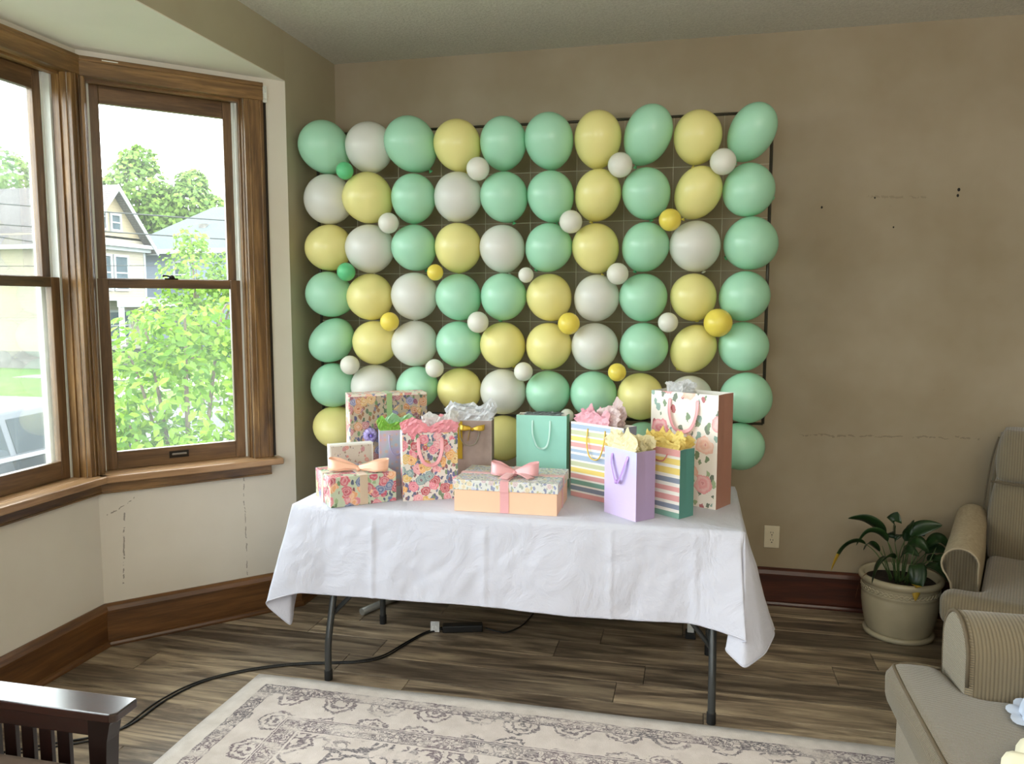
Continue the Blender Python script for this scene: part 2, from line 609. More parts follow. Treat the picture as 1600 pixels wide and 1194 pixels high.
w2 = window('window_2', B2, A2, W2_HOLE, (0.0, 0.806), (0.0, 0.842), (0.0, 0.792), [(0.0, 0.025), (0.712, 0.806)])
w5 = window('window_added_bay', B1, BM_, W1_HOLE, (0.0, 1.34), (0.0, 1.34), (0.0, 1.34), [(0.0, 0.06), (1.28, 1.34)])  # unseen window added by lengthening the bay, for more daylight from the left
w1 = window('window_1', BM_, B2, W1_HOLE, (0.0, 1.34), (0.0, 1.34), (0.0, 1.34), [(0.0, 0.06), (1.28, 1.34)])
w3 = window('window_3', A1, B1, W3_HOLE, (0.12, 0.924), (0.085, 0.924), (0.13, 0.924), [(0.12, 0.21), (0.90, 0.924)])
w4 = window('window_added_rear', (XR, YF), (-2.02, YF), W4_HOLE, (3.1, 4.4), (3.08, 4.42), (3.1, 4.4), [(3.1, 3.2), (4.3, 4.4)])  # unseen window added in the rear wall as fill light for the room
MB().box(0.10, 0.165, -0.0312, -0.0295, 2.664, 2.668).build('paint_chip', WHITE_VINYL, w2)
# blind cord bracket at the top right of window 2
br = MB().box(0.806, 0.826, -0.020, -0.0005, 2.585, 2.665).box(0.809, 0.823, -0.030, -0.018, 2.600, 2.625)
br.tube([(0.816, -0.024, 2.655), (0.816, -0.034, 2.645), (0.816, -0.030, 2.630)], 0.003, 8)
br.build('cord_bracket', WHITE_VINYL, w2, bevel=0.002)
MB().box(0.809, 0.822, -0.010, -0.0005, 0.82, 2.585).build('cord_channel', METAL_DARK, w2, bevel=0.002)


def add_portal(p, q, hole):
    loc, rz = local(p, q)
    cx = (hole[0] + hole[1]) / 2
    cz = (hole[2] + hole[3]) / 2
    n = Vector((-sin(rz), cos(rz), 0))
    P = Vector(loc) + Vector((cos(rz), sin(rz), 0)) * cx + n * 0.21 + Vector((0, 0, cz))
    portal('window_daylight_portal', P, (radians(90), 0, rz + pi), hole[1] - hole[0] + .1, hole[3] - hole[2] + .1)


for p_, q_, h_ in ((B2, A2, W2_HOLE), (BM_, B2, W1_HOLE), (B1, BM_, W1_HOLE), (A1, B1, W3_HOLE), ((XR, YF), (-2.02, YF), W4_HOLE)):
    add_portal(p_, q_, h_)

# ------------------------------------------------------------------ floor of separate planks
def plank_mat():
    T = NT('grey_brown_floor_plank')
    oi = T.n('ObjectInfo')
    v = T.coord((1.0, 9, 9), offset_random=True)
    n1 = T.noise(v, 1.5, 7, 0.62, 0.9)
    n2 = T.noise(v, 7, 4, 0.6, 0.2)
    f = T.math('ADD', T.math('MULTIPLY', n1.outputs['Fac'], 0.8), T.math('MULTIPLY', n2.outputs['Fac'], 0.2))
    c = T.ramp(f, [(0.30, lin(58, 50, 43)), (0.44, lin(112, 99, 86)), (0.53, lin(160, 145, 127)), (0.66, lin(208, 192, 166))])
    tone = T.ramp(oi.outputs['Random'], [(0.0, lin(200, 196, 190)), (0.5, lin(232, 226, 216)), (1.0, lin(255, 250, 240))])
    c = T.mix(1.0, c, tone, 'MULTIPLY')
    v2 = T.coord((1.3, 3.2, 3), offset_random=True)
    vo = T.n('TexVoronoi')
    vo.inputs['Scale'].default_value = 1.5
    T.l(v2, vo.inputs['Vector'])
    k = T.ramp(vo.outputs['Distance'], [(0.02, (1, 1, 1, 1)), (0.09, (0, 0, 0, 1))])
    c = T.mix(T.math('MULTIPLY', k, 0.6), c, lin(42, 32, 25))
    T.bump(f, 0.2, 0.0012)
    T.set(c, 0.36, 0.5)
    return T.mat


PLANK = plank_mat()
SUB = plain('dark_subfloor', lin(40, 32, 26), 0.8)
floor = MB().prism([(-2.12, YF), (XR, YF), (XR, 0.0), (-2.12, 0.0), (-2.12, A2[1]), (B2[0] - .02, B2[1]), (B1[0] - .02, B1[1]), (-2.12, A1[1])], -0.08, -0.0075).build('floor', SUB)
tag(floor, kind='structure')


def xleft(y):
    if y >= A2[1] or y <= A1[1]: return -2.019
    if y > B2[1]:
        t = (y - A2[1]) / (B2[1] - A2[1]); return A2[0] + (B2[0] - A2[0]) * t + .001
    if y >= B1[1]: return B2[0] + .001
    t = (y - B1[1]) / (A1[1] - B1[1]); return B1[0] + (A1[0] - B1[0]) * t + .001


PW, PL, GP = 0.178, 1.22, 0.0012
plank_cache = {}
# joint positions taken from the staggered seams
rowi = 0
y = -0.001
pr = random.Random(3)
while y > YF + 0.01:
    y1, y0 = y, max(y - PW, YF)
    brk = [yy for yy in (A2[1], B2[1], B1[1], A1[1]) if y0 + 1e-4 < yy < y1 - 1e-4]
    ys = [y0 + GP] + sorted(brk) + [y1 - GP]
    left = [(xleft(yy), yy) for yy in ys]
    lo = max(p[0] for p in left)
    x = min(p[0] for p in left) - pr.uniform(0.05, 1.1)
    while x < XR - 0.01:
        xe = min(x + PL, XR)
        if xe > lo + 0.05:
            if x <= lo + 0.05:
                poly = [(xe - GP, y0 + GP), (xe - GP, y1 - GP)] + left[::-1]
                ox, oy = left[0][0], y0
                o = MB().prism([(a - ox, b - oy) for a, b in poly], -0.0075, 0.0).build('plank', PLANK, floor, loc=(ox, oy, 0))
            else:
                key = (round(xe - x, 4), round(y1 - y0, 4))
                if key not in plank_cache:
                    w_, h_ = key
                    mm = MB()
                    e = 0.0012
                    mm.add([(GP, GP, -.0075), (w_ - GP, GP, -.0075), (w_ - GP, h_ - GP, -.0075), (GP, h_ - GP, -.0075),
                            (GP, GP, -e), (w_ - GP, GP, -e), (w_ - GP, h_ - GP, -e), (GP, h_ - GP, -e),
                            (GP + e, GP + e, 0), (w_ - GP - e, GP + e, 0), (w_ - GP - e, h_ - GP - e, 0), (GP + e, h_ - GP - e, 0)],
                           [(0, 1, 5, 4), (1, 2, 6, 5), (2, 3, 7, 6), (3, 0, 4, 7), (4, 5, 9, 8), (5, 6, 10, 9), (6, 7, 11, 10), (7, 4, 8, 11), (8, 9, 10, 11)])
                    plank_cache[key] = mm.mesh('plank', PLANK)
                o = bpy.data.objects.new('plank', plank_cache[key])
                COL.objects.link(o)
                o.parent = floor
                o.location = (x, y0, 0)
        x = xe
        if x >= XR - 0.01: break
    y = y0
    rowi += 1

# ------------------------------------------------------------------ rug
def rug_mat(hw, hd):
    T = NT('distressed_cream_rug')
    v = T.coord()
    sep = T.n('SeparateXYZ')
    T.l(v, sep.inputs[0])
    ax = T.math('SUBTRACT', hw, T.math('ABSOLUTE', sep.outputs[0]))
    ay = T.math('SUBTRACT', hd, T.math('ABSOLUTE', sep.outputs[1]))
    d = T.math('MINIMUM', ax, ay)           # distance from the rug's edge
    wob = T.noise(v, 30, 2)
    d = T.math('ADD', d, T.math('MULTIPLY', T.math('SUBTRACT', wob.outputs['Fac'], 0.5), 0.012))

    def band(lo, hi):
        return T.math('MULTIPLY', T.math('GREATER_THAN', d, lo), T.math('LESS_THAN', d, hi))
    # guard lines
    lines = None
    for lo in (0.085, 0.143, 0.305, 0.315, 0.385):
        b = band(lo, lo + 0.006)
        lines = b if lines is None else T.math('MAXIMUM', lines, b)
    # small scrolling ornament inside the narrow bands
    vo = T.n('TexVoronoi', feature='DISTANCE_TO_EDGE')
    vo.inputs['Scale'].default_value = 38
    T.l(v, vo.inputs['Vector'])
    nw = T.noise(v, 22, 3, 0.6, 1.5)
    small = T.math('LESS_THAN', T.math('ABSOLUTE', T.math('SUBTRACT', nw.outputs['Fac'], 0.5)), 0.055)
    small = T.math('MAXIMUM', small, T.math('LESS_THAN', vo.outputs['Distance'], 0.05))
    nb = T.math('MULTIPLY', T.math('MAXIMUM', band(0.09, 0.143), band(0.32, 0.385)), small)
    # rosettes in the wide border and in the field
    def rosettes(scale, r0, r1, freq, rnd):
        q = T.n('TexVoronoi')
        q.inputs['Scale'].default_value = scale
        q.inputs['Randomness'].default_value = rnd
        T.l(v, q.inputs['Vector'])
        nn = T.noise(v, scale * 5, 3, 0.6, 1.0)
        dd = T.math('ADD', q.outputs['Distance'], T.math('MULTIPLY', T.math('SUBTRACT', nn.outputs['Fac'], 0.5), 0.35))
        rings = T.math('LESS_THAN', T.math('FRACT', T.math('MULTIPLY', dd, freq)), 0.46)
        return T.math('MULTIPLY', rings, T.math('LESS_THAN', dd, r1))
    big = rosettes(5.4, 0.0, 0.42, 6.5, 0.25)
    wide = T.math('MULTIPLY', band(0.15, 0.30), big)
    vine = T.n('TexVoronoi', feature='DISTANCE_TO_EDGE')
    vine.inputs['Scale'].default_value = 6.5
    wv = T.noise(v, 7, 3, 0.6)
    vv = T.n('VectorMath', operation='ADD')
    vs = T.n('VectorMath', operation='SCALE')
    T.l(wv.outputs['Color'], vs.inputs[0]); vs.inputs['Scale'].default_value = 0.12
    T.l(v, vv.inputs[0]); T.l(vs.outputs[0], vv.inputs[1]); T.l(vv.outputs[0], vine.inputs['Vector'])
    vn = T.math('LESS_THAN', vine.outputs['Distance'], 0.035)
    field = T.math('MULTIPLY', T.math('GREATER_THAN', d, 0.40), T.math('MAXIMUM', rosettes(3.1, 0, 0.45, 7.5, 0.3), vn))
    motif = T.math('MAXIMUM', T.math('MAXIMUM', lines, nb), T.math('MAXIMUM', wide, field))
    # worn away in patches, woven streaks
    w1 = T.noise(T.coord((3, 9, 3)), 1.6, 5, 0.7, 0.4)
    w2 = T.noise(T.coord((40, 90, 40)), 2.0, 3, 0.7)
    wear = T.math('MULTIPLY', T.ramp(w1.outputs['Fac'], [(0.38, (0.10, 0.10, 0.10, 1)), (0.50, (1, 1, 1, 1))]),
                  T.ramp(w2.outputs['Fac'], [(0.35, (0.25, 0.25, 0.25, 1)), (0.55, (1, 1, 1, 1))]))
    base_n = T.noise(v, 14, 4, 0.6)
    base = T.ramp(base_n.outputs['Fac'], [(0.3, lin(202, 192, 184)), (0.7, lin(222, 213, 206))])
    wash = T.noise(v, 3.0, 3)
    base = T.mix(T.math('MULTIPLY', T.math('MULTIPLY', wash.outputs['Fac'], 0.35), T.math('GREATER_THAN', d, 0.09)), base, lin(190, 168, 165))
    ink = T.ramp(wash.outputs['Fac'], [(0.4, lin(96, 76, 88)), (0.6, lin(74, 68, 78))])
    c = T.mix(T.math('MULTIPLY', T.math('MULTIPLY', motif, wear), 0.95), base, ink)
    pile = T.noise(v, 260, 2, 0.7)
    T.bump(T.math('ADD', T.math('MULTIPLY', pile.outputs['Fac'], 0.8), T.math('MULTIPLY', motif, -0.25)), 0.7, 0.004)
    T.set(c, 0.95, 0.1, sheen=0.25)
    return T.mat


RW, RD = 3.1, 2.2
rg = MB()
NX, NY = 62, 44
rows = []
for j in range(NY + 1):
    row = []
    for i in range(NX + 1):
        X, Y = -RW / 2 + RW * i / NX, -RD / 2 + RD * j / NY
        edge = min(RW / 2 - abs(X), RD / 2 - abs(Y))
        zz = 0.011 * min(1, 0.45 + edge / 0.02) + 0.0012 * noise.noise(Vector((X * 3, Y * 3, 1)))
        dx = 0.006 * noise.noise(Vector((Y * 2.2, 3, 5))) if i in (0, 1) else 0
        dy = 0.006 * noise.noise(Vector((X * 1.8, 7, 2))) if j >= NY - 1 else 0
        row.append((X + dx, Y + dy, zz))
    rows.append(row)
rg.grid(rows)
# underside skirt
nv = len(rg.v)
rim = [i for i in range(NX + 1)] + [j * (NX + 1) + NX for j in range(1, NY + 1)] + [NY * (NX + 1) + i for i in range(NX - 1, -1, -1)] + [j * (NX + 1) for j in range(NY - 1, 0, -1)]
rg.add([(rg.v[i][0], rg.v[i][1], 0.0005) for i in rim], [])
for k in range(len(rim)):
    k2 = (k + 1) % len(rim)
    rg.f.append((rim[k2], rim[k], nv + k, nv + k2)); rg.m.append(0)
rug = rg.build('area_rug', rug_mat(RW / 2, RD / 2), loc=(-1.80 + RW / 2, -1.352 - RD / 2, 0.0), rz=0.0, smooth=True)
tag(rug, 'cream area rug with faded purple-grey floral border in front of the table', 'rug')

# ------------------------------------------------------------------ folding table
TX0, TX1, TY0, TY1, TZ = -1.640, 0.205, -1.315, -0.555, 0.750
TUBE = plain('black_powder_coated_tube', lin(52, 54, 54), 0.3, 0.05, spec=0.6)
RUBBER = plain('black_rubber', lin(22, 22, 22), 0.6, 0.05)
PLASTIC_W = plain('white_plastic_tabletop', lin(225, 226, 224), 0.45, 0.02)
tbl = empty('folding_table', ((TX0 + TX1) / 2, (TY0 + TY1) / 2, 0), 0, 'long folding table under the white tablecloth with black tube legs', 'table')
hx, hy = (TX1 - TX0) / 2 - 0.006, (TY1 - TY0) / 2 - 0.006
MB().box(-hx, hx, -hy, hy, 0.705, 0.748).build('tabletop', PLASTIC_W, tbl, bevel=0.01, seg=3)
for sx in (-1, 1):
    lx = sx * 0.7925 + 0.025
    for sy in (-1, 1):
        YC = -0.085
        Y = YC + sy * 0.305
        q_ = lambda f: YC * (0.5 + 0.5 * f) + sy * 0.305 * f
        pts = spline([(lx, Y, 0.015), (lx, Y, 0.10), (lx, q_(0.98), 0.17), (lx, q_(0.88), 0.28), (lx, q_(0.74), 0.42), (lx, q_(0.52), 0.70)], 5)
        lg = MB().tube(pts, 0.0150, 14).build('leg', TUBE, tbl, smooth=True)
        MB().tube([(lx, Y, 0.0), (lx, Y, 0.045)], 0.0178, 14).build('foot_cap', RUBBER, lg, smooth=False, bevel=0.002)
    MB().tube([(lx, -0.20, 0.69), (lx, 0.20, 0.69)], 0.012, 10).build('cross_bar', TUBE, tbl, smooth=True)
    MB().tube([(lx, -0.27, 0.50), (lx, 0.14, 0.50)], 0.009, 10).build('cross_bar', TUBE, tbl, smooth=True)
    MB().tube([(lx, -0.335, 0.27), (lx - sx * 0.14, -0.27, 0.42), (lx - sx * 0.36, -0.16, 0.70)], 0.0105, 10).build('brace', TUBE, tbl, smooth=True)


# ------------------------------------------------------------------ tablecloth
def cloth_mat():
    T = NT('white_polyester_tablecloth')
    v = T.coord()
    n = T.noise(v, 5.5, 5, 0.62, 0.7)
    n3 = T.noise(v, 900, 1)
    T.bump(T.math('ADD', n.outputs['Fac'], T.math('MULTIPLY', n3.outputs['Fac'], 0.03)), 0.7, 0.022)
    T.set(lin(208, 209, 222), 0.72, 0.25, sheen=0.2)
    translucent(T, lin(208, 209, 222), 0.12)
    return T.mat


CLOTH = cloth_mat()
# control pairs: point on the table edge, point on the hem
HZ = 0.385
pairs = []
fy = TY0
def pr_(tx, ty, hx_, hy_, hz_): pairs.append(((tx, ty), (hx_, hy_, hz_)))
pr_(TX0 + 0.16, fy, -1.483, -1.335, 0.380)
for xx in (-1.2, -0.95, -0.70, -0.45, -0.2): pr_(xx, fy, xx, -1.335 - 0.006 * sin(xx * 9), HZ + 0.003 * sin(xx * 5))
pr_(TX1 - 0.19, fy, 0.017, -1.335, 0.395)
pr_(TX1 - 0.10, fy, 0.110, -1.370, 0.392)
pr_(TX1 - 0.02, fy, 0.222, -1.425, 0.380)
pr_(TX1 - 0.006, fy, 0.178, -1.385, 0.355)
pr_(TX1 - 0.002, fy + 0.002, 0.135, -1.370, 0.322)
pr_(TX1, fy + 0.004, 0.208, -1.440, 0.283)
pr_(TX1, fy + 0.008, 0.285, -1.375, 0.320)
pr_(TX1, fy + 0.012, 0.325, -1.290, 0.362)
pr_(TX1, fy + 0.05, 0.300, -1.170, 0.392)
pr_(TX1, fy + 0.25, 0.245, -1.030, HZ)
pr_(TX1, fy + 0.55, 0.230, -0.770, HZ)
pr_(TX1, TY1 - 0.03, 0.265, -0.560, 0.37)
pr_(TX1, TY1, 0.285, -0.478, 0.29)
pr_(TX1 - 0.03, TY1, 0.160, -0.505, 0.37)
pr_(TX1 - 0.3, TY1, -0.100, -0.535, HZ)
pr_(-0.72, TY1, -0.72, -0.530, HZ)
pr_(TX0 + 0.3, TY1, -1.34, -0.535, HZ)
pr_(TX0 + 0.03, TY1, -1.60, -0.505, 0.37)
pr_(TX0, TY1, -1.735, -0.478, 0.29)
pr_(TX0, TY1 - 0.03, -1.70, -0.560, 0.37)
pr_(TX0, TY1 - 0.35, -1.665, -0.900, HZ)
pr_(TX0, fy + 0.06, -1.690, -1.130, 0.375)
pr_(TX0, fy + 0.03, -1.672, -1.235, 0.320)
pr_(TX0, fy + 0.012, -1.648, -1.330, 0.222)
pr_(TX0, fy + 0.006, -1.740, -1.365, 0.318)
pr_(TX0 + 0.004, fy, -1.730, -1.392, 0.348)
pr_(TX0 + 0.03, fy, -1.660, -1.385, 0.372)
pr_(TX0 + 0.09, fy, -1.585, -1.365, 0.392)


def densify(P, n):
    out = []
    m = len(P)
    for i in range(m):
        a, b = P[i], P[(i + 1) % m]
        k = max(3, int(n * (Vector(b[1]) - Vector(a[1])).length))
        for j in range(k):
            t = j / k
            out.append((tuple(a[0][q] + (b[0][q] - a[0][q]) * t for q in (0, 1)), tuple(a[1][q] + (b[1][q] - a[1][q]) * t for q in (0, 1, 2))))
    return out


dense = densify(pairs, 115)
for _ in range(5):
    hs = [d_[1] for d_ in dense]
    m_ = len(hs)
    dense = [(dense[i][0], tuple((hs[i - 1][q] + 2 * hs[i][q] + hs[(i + 1) % m_][q]) / 4 for q in range(3))) for i in range(m_)]
creases = (-1.27, -0.79, -0.285, 0.03)
ND = 34
crows = []
for k in range(1):
    ins = 0.012
    crows.append([(min(max(t[0], TX0 + ins), TX1 - ins), min(max(t[1], TY0 + ins), TY1 - ins), 0.7545) for t, h in dense])
crows.append([(t[0] + (0.0), t[1], 0.7515) for t, h in dense])
for k in range(1, ND + 1):
    f = k / ND
    row = []
    for t, h in dense:
        T3 = Vector((t[0], t[1], 0.745))
        H3 = Vector(h)
        p = T3.lerp(H3, f)
        out = (H3 - T3); out.z = 0
        onfront = abs(t[1] - TY0) < 0.02 and TX0 + 0.1 < t[0] < TX1 - 0.1
        # rounded roll-over just under the edge
        p.z -= 0.0
        ox = -0.004 - 0.004 * min(1, f * 6)
        nrm = Vector((0, 0, 0))
        if abs(t[1] - TY0) < 0.02: nrm = Vector((0, -1, 0))
        elif abs(t[1] - TY1) < 0.02: nrm = Vector((0, 1, 0))
        elif t[0] > 0: nrm = Vector((1, 0, 0))
        else: nrm = Vector((-1, 0, 0))
        p += nrm * 0.006
        w = 0.0065 * noise.noise(Vector((t[0] * 7, f * 2.4 + t[1] * 6, 0))) + 0.0034 * noise.noise(Vector((t[0] * 19 + f * 3, f * 7 + t[1] * 9, 4)))
        for cx in creases:
            dd = abs(t[0] - cx)
            if onfront and dd < 0.05: w += 0.0052 * (1 - dd / 0.05) ** 3 - (0.0022 if 0 < t[0] - cx < 0.022 else 0)
        w += 0.0025 * f * sin(t[0] * 11 + t[1] * 9)
        p += nrm * w * min(1, f * 5)
        row.append(tuple(p))
    crows.append(row)
cl = MB()
cl.grid(crows, close_u=True)
nd_ = len(dense)
ic_ = len(cl.v)
cl.v.append(((TX0 + TX1) / 2, (TY0 + TY1) / 2, 0.7545))
for k in range(nd_): cl.f.append((k, ic_, (k + 1) % nd_)); cl.m.append(0)
cloth = cl.build('tablecloth', CLOTH, loc=(0, 0, 0), smooth=True, solid=0.0016)
tag(cloth, 'white creased tablecloth draped over the folding table', 'tablecloth')
hemp = [Vector(p) for p in crows[-1]]
MB().tube([p + Vector((0, 0, 0.004)) for p in hemp], 0.0022, 6, closed=True).build('hem', CLOTH, cloth, smooth=True)

# ------------------------------------------------------------------ backdrop grid
WIRE = plain('thin_white_wire', lin(205, 200, 180), 0.4, 0.02, metal=0.2)
STEEL = plain('grey_steel_tube', lin(150, 150, 145), 0.35, 0.05, metal=0.5)
DTUBE = plain('dark_grey_frame_tube', lin(72, 68, 58), 0.4, 0.05, metal=0.3)
WTUBE = plain('white_frame_tube', lin(222, 222, 216), 0.4, 0.02)
GY = -0.345
gr = empty('backdrop_frame', (-0.81, GY, 0), 0, 'thin metal grid frame on feet holding up the balloon wall behind the table', 'frame')
gx0, gx1 = -1.965 + 0.81, 0.338 + 0.81
for gx in (gx0, gx1):
    MB().tube([(gx, 0, 1.02), (gx, 0, 2.49)], 0.008, 10).build('side_post', DTUBE, gr, smooth=True)
MB().tube([(gx0, 0, 2.487), (gx1, 0, 2.487)], 0.007, 10).build('top_bar', DTUBE, gr, smooth=True)
MB().tube([(gx0, 0, 1.02), (gx1, 0, 1.02)], 0.007, 10).build('bottom_bar', DTUBE, gr, smooth=True)
for k in range(5):
    z = 2.250 - k * 0.2475
    MB().tube([(gx0, 0, z), (gx1, 0, z)], 0.0015, 6).build('horizontal_wire', WIRE, gr)
for k in range(9):
    x = -1.745 + 0.81 + k * 0.2335
    MB().tube([(x, 0, 1.02), (x, 0, 2.487)], 0.0013, 6).build('vertical_wire', WIRE, gr)
for k, (xx, mat_) in enumerate(((-1.50, STEEL), (0.02, WTUBE))):
    xx += 0.81
    MB().tube([(xx, 0.0, 0.03), (xx, 0.0, 1.02)], 0.012, 10).build('support_post', mat_, gr, smooth=True)
    if k == 0:
        MB().tube([(xx - 0.13, -0.30, 0.0195), (xx + 0.04, 0.10, 0.0195)], 0.019, 12).build('foot_tube', mat_, gr, smooth=True)
    else:
        MB().box(xx - 0.016, xx + 0.016, -0.19, -0.17, 0.02, 0.40).box(xx - 0.016, xx + 0.016, -0.19, 0.02, 0.38, 0.40).build('foot_post', mat_, gr, bevel=0.003)
        MB().box(xx - 0.024, xx + 0.024, -0.22, -0.14, 0.0, 0.02).build('foot_pad', RUBBER, gr, bevel=0.003)

# ------------------------------------------------------------------ balloons
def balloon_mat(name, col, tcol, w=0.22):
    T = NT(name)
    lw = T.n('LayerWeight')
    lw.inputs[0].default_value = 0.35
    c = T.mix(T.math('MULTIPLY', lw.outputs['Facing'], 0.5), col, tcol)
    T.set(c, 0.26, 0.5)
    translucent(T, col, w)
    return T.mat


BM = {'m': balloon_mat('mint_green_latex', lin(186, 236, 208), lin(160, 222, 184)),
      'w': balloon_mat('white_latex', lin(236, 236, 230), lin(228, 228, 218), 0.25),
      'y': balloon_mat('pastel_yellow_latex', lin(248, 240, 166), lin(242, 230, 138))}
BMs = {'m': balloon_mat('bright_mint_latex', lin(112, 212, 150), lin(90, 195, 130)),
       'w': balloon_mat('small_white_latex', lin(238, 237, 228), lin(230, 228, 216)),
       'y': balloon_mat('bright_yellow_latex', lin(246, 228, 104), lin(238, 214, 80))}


def balloon_mesh(name, mat, pear=0.10, n=32, rings=22):
    m = MB()
    prof = []
    for i in range(rings + 1):
        a = pi * i / rings
        z = -cos(a)                       # -1 = neck end, +1 = crown
        r = sin(a) * (1 + pear * z * 0.8)
        if z < -0.6: r *= 1 - 0.10 * (-(z + 0.6) / 0.4)
        prof.append((max(r, 0.0006), z if z > -0.98 else z * 1.015))
    m.lathe(prof, n)
    return m.mesh(name, mat, True)


big_mesh = {k: balloon_mesh('balloon', BM[k]) for k in BM}
small_mesh = {k: balloon_mesh('small_balloon', BMs[k], 0.05, 24, 16) for k in BMs}
kn = {}
for k in BM:
    q = MB()
    q.lathe([(0.010, 0.0), (0.045, -0.03), (0.030, -0.075), (0.045, -0.10), (0.095, -0.14), (0.09, -0.145), (0.02, -0.11)], 12)
    kn[k] = q.mesh('knot', BMs[k], True)
BALL = [(0, 0, 'm', -1.857, 2.391, 0.262, 0.273, -35), (0, 1, 'w', -1.609, 2.377, 0.241, 0.257, 10), (0, 2, 'm', -1.385, 2.382, 0.261, 0.282, -30), (0, 3, 'y', -1.145, 2.367, 0.232, 0.257, -12), (0, 4, 'm', -0.916, 2.367, 0.226, 0.262, 8), (0, 5, 'm', -0.69, 2.368, 0.232, 0.274, -5), (0, 6, 'y', -0.458, 2.365, 0.22, 0.273, 5), (0, 7, 'm', -0.227, 2.375, 0.231, 0.281, 25), (0, 8, 'y', 0.0, 2.354, 0.217, 0.251, 8), (0, 9, 'm', 0.236, 2.365, 0.222, 0.267, 28), (1, 0, 'w', -1.849, 2.13, 0.256, 0.254, 70), (1, 1, 'y', -1.619, 2.128, 0.26, 0.254, -38), (1, 2, 'm', -1.378, 2.118, 0.223, 0.251, 10), (1, 3, 'w', -1.148, 2.118, 0.243, 0.248, 35), (1, 4, 'm', -0.91, 2.111, 0.233, 0.25, -15), (1, 5, 'm', -0.681, 2.108, 0.224, 0.25, -10), (1, 6, 'y', -0.456, 2.106, 0.221, 0.256, 20), (1, 7, 'm', -0.227, 2.107, 0.224, 0.249, -10), (1, 8, 'y', 0.005, 2.104, 0.221, 0.249, 30), (1, 9, 'm', 0.236, 2.111, 0.232, 0.24, -75), (2, 0, 'y', -1.848, 1.884, 0.243, 0.238, -20), (2, 1, 'w', -1.615, 1.874, 0.251, 0.248, 0), (2, 2, 'm', -1.376, 1.875, 0.227, 0.235, -20), (2, 3, 'y', -1.147, 1.871, 0.231, 0.251, 5), (2, 4, 'w', -0.92, 1.863, 0.222, 0.238, -10), (2, 5, 'm', -0.693, 1.864, 0.232, 0.238, 35), (2, 6, 'y', -0.462, 1.858, 0.223, 0.241, -12), (2, 7, 'm', -0.23, 1.86, 0.223, 0.238, 25), (2, 8, 'w', 0.001, 1.86, 0.234, 0.24, -20), (2, 9, 'm', 0.244, 1.87, 0.247, 0.242, 60), (3, 0, 'm', -1.847, 1.643, 0.251, 0.237, -60), (3, 1, 'y', -1.616, 1.629, 0.238, 0.241, -25), (3, 2, 'w', -1.378, 1.632, 0.239, 0.244, 10), (3, 3, 'm', -1.144, 1.627, 0.229, 0.238, -25), (3, 4, 'm', -0.916, 1.628, 0.227, 0.238, 15), (3, 5, 'y', -0.685, 1.625, 0.221, 0.235, -20), (3, 6, 'w', -0.458, 1.621, 0.221, 0.232, 30), (3, 7, 'm', -0.234, 1.623, 0.227, 0.232, -5), (3, 8, 'y', -0.002, 1.624, 0.212, 0.232, -10), (3, 9, 'm', 0.223, 1.629, 0.232, 0.234, 45), (4, 0, 'm', -1.842, 1.404, 0.267, 0.24, -35), (4, 1, 'y', -1.596, 1.395, 0.232, 0.227, 10), (4, 2, 'w', -1.379, 1.393, 0.237, 0.234, -20), (4, 3, 'm', -1.147, 1.392, 0.234, 0.231, 25), (4, 4, 'y', -0.917, 1.389, 0.225, 0.235, -20), (4, 5, 'y', -0.689, 1.387, 0.225, 0.235, 20), (4, 6, 'w', -0.463, 1.388, 0.226, 0.235, 10), (4, 7, 'm', -0.231, 1.389, 0.232, 0.235, 35), (4, 8, 'y', -0.001, 1.383, 0.223, 0.244, 35), (4, 9, 'm', 0.227, 1.397, 0.228, 0.231, 20), (5, 0, 'm', -1.839, 1.168, 0.236, 0.233, -60), (5, 1, 'w', -1.604, 1.167, 0.241, 0.23, 0), (5, 2, 'm', -1.372, 1.169, 0.231, 0.22, 60), (5, 3, 'y', -1.144, 1.16, 0.225, 0.227, 0), (5, 4, 'w', -0.919, 1.157, 0.23, 0.228, 20), (5, 5, 'm', -0.691, 1.158, 0.22, 0.222, 5), (5, 6, 'm', -0.467, 1.155, 0.227, 0.231, 10), (5, 7, 'y', -0.241, 1.151, 0.218, 0.235, 0), (5, 8, 'w', -0.008, 1.15, 0.206, 0.222, 0), (5, 9, 'm', 0.242, 1.16, 0.246, 0.237, 75), (6, 0, 'y', -1.829, 0.943, 0.244, 0.218, 20), (6, 4, 'y', -0.916, 0.924, 0.224, 0.234, 0), (6, 7, 'm', -0.222, 0.916, 0.213, 0.237, 0), (6, 9, 'm', 0.227, 0.927, 0.222, 0.228, 10)]
ROWN = ['top row', 'second row from the top', 'third row from the top', 'fourth row from the top', 'fifth row from the top', 'sixth row from the top', 'bottom row']
NTH = ['first', 'second', 'third', 'fourth', 'fifth', 'sixth', 'seventh', 'eighth', 'ninth', 'tenth']
CN = {'m': 'mint green', 'w': 'white', 'y': 'pale yellow'}
brr = random.Random(11)
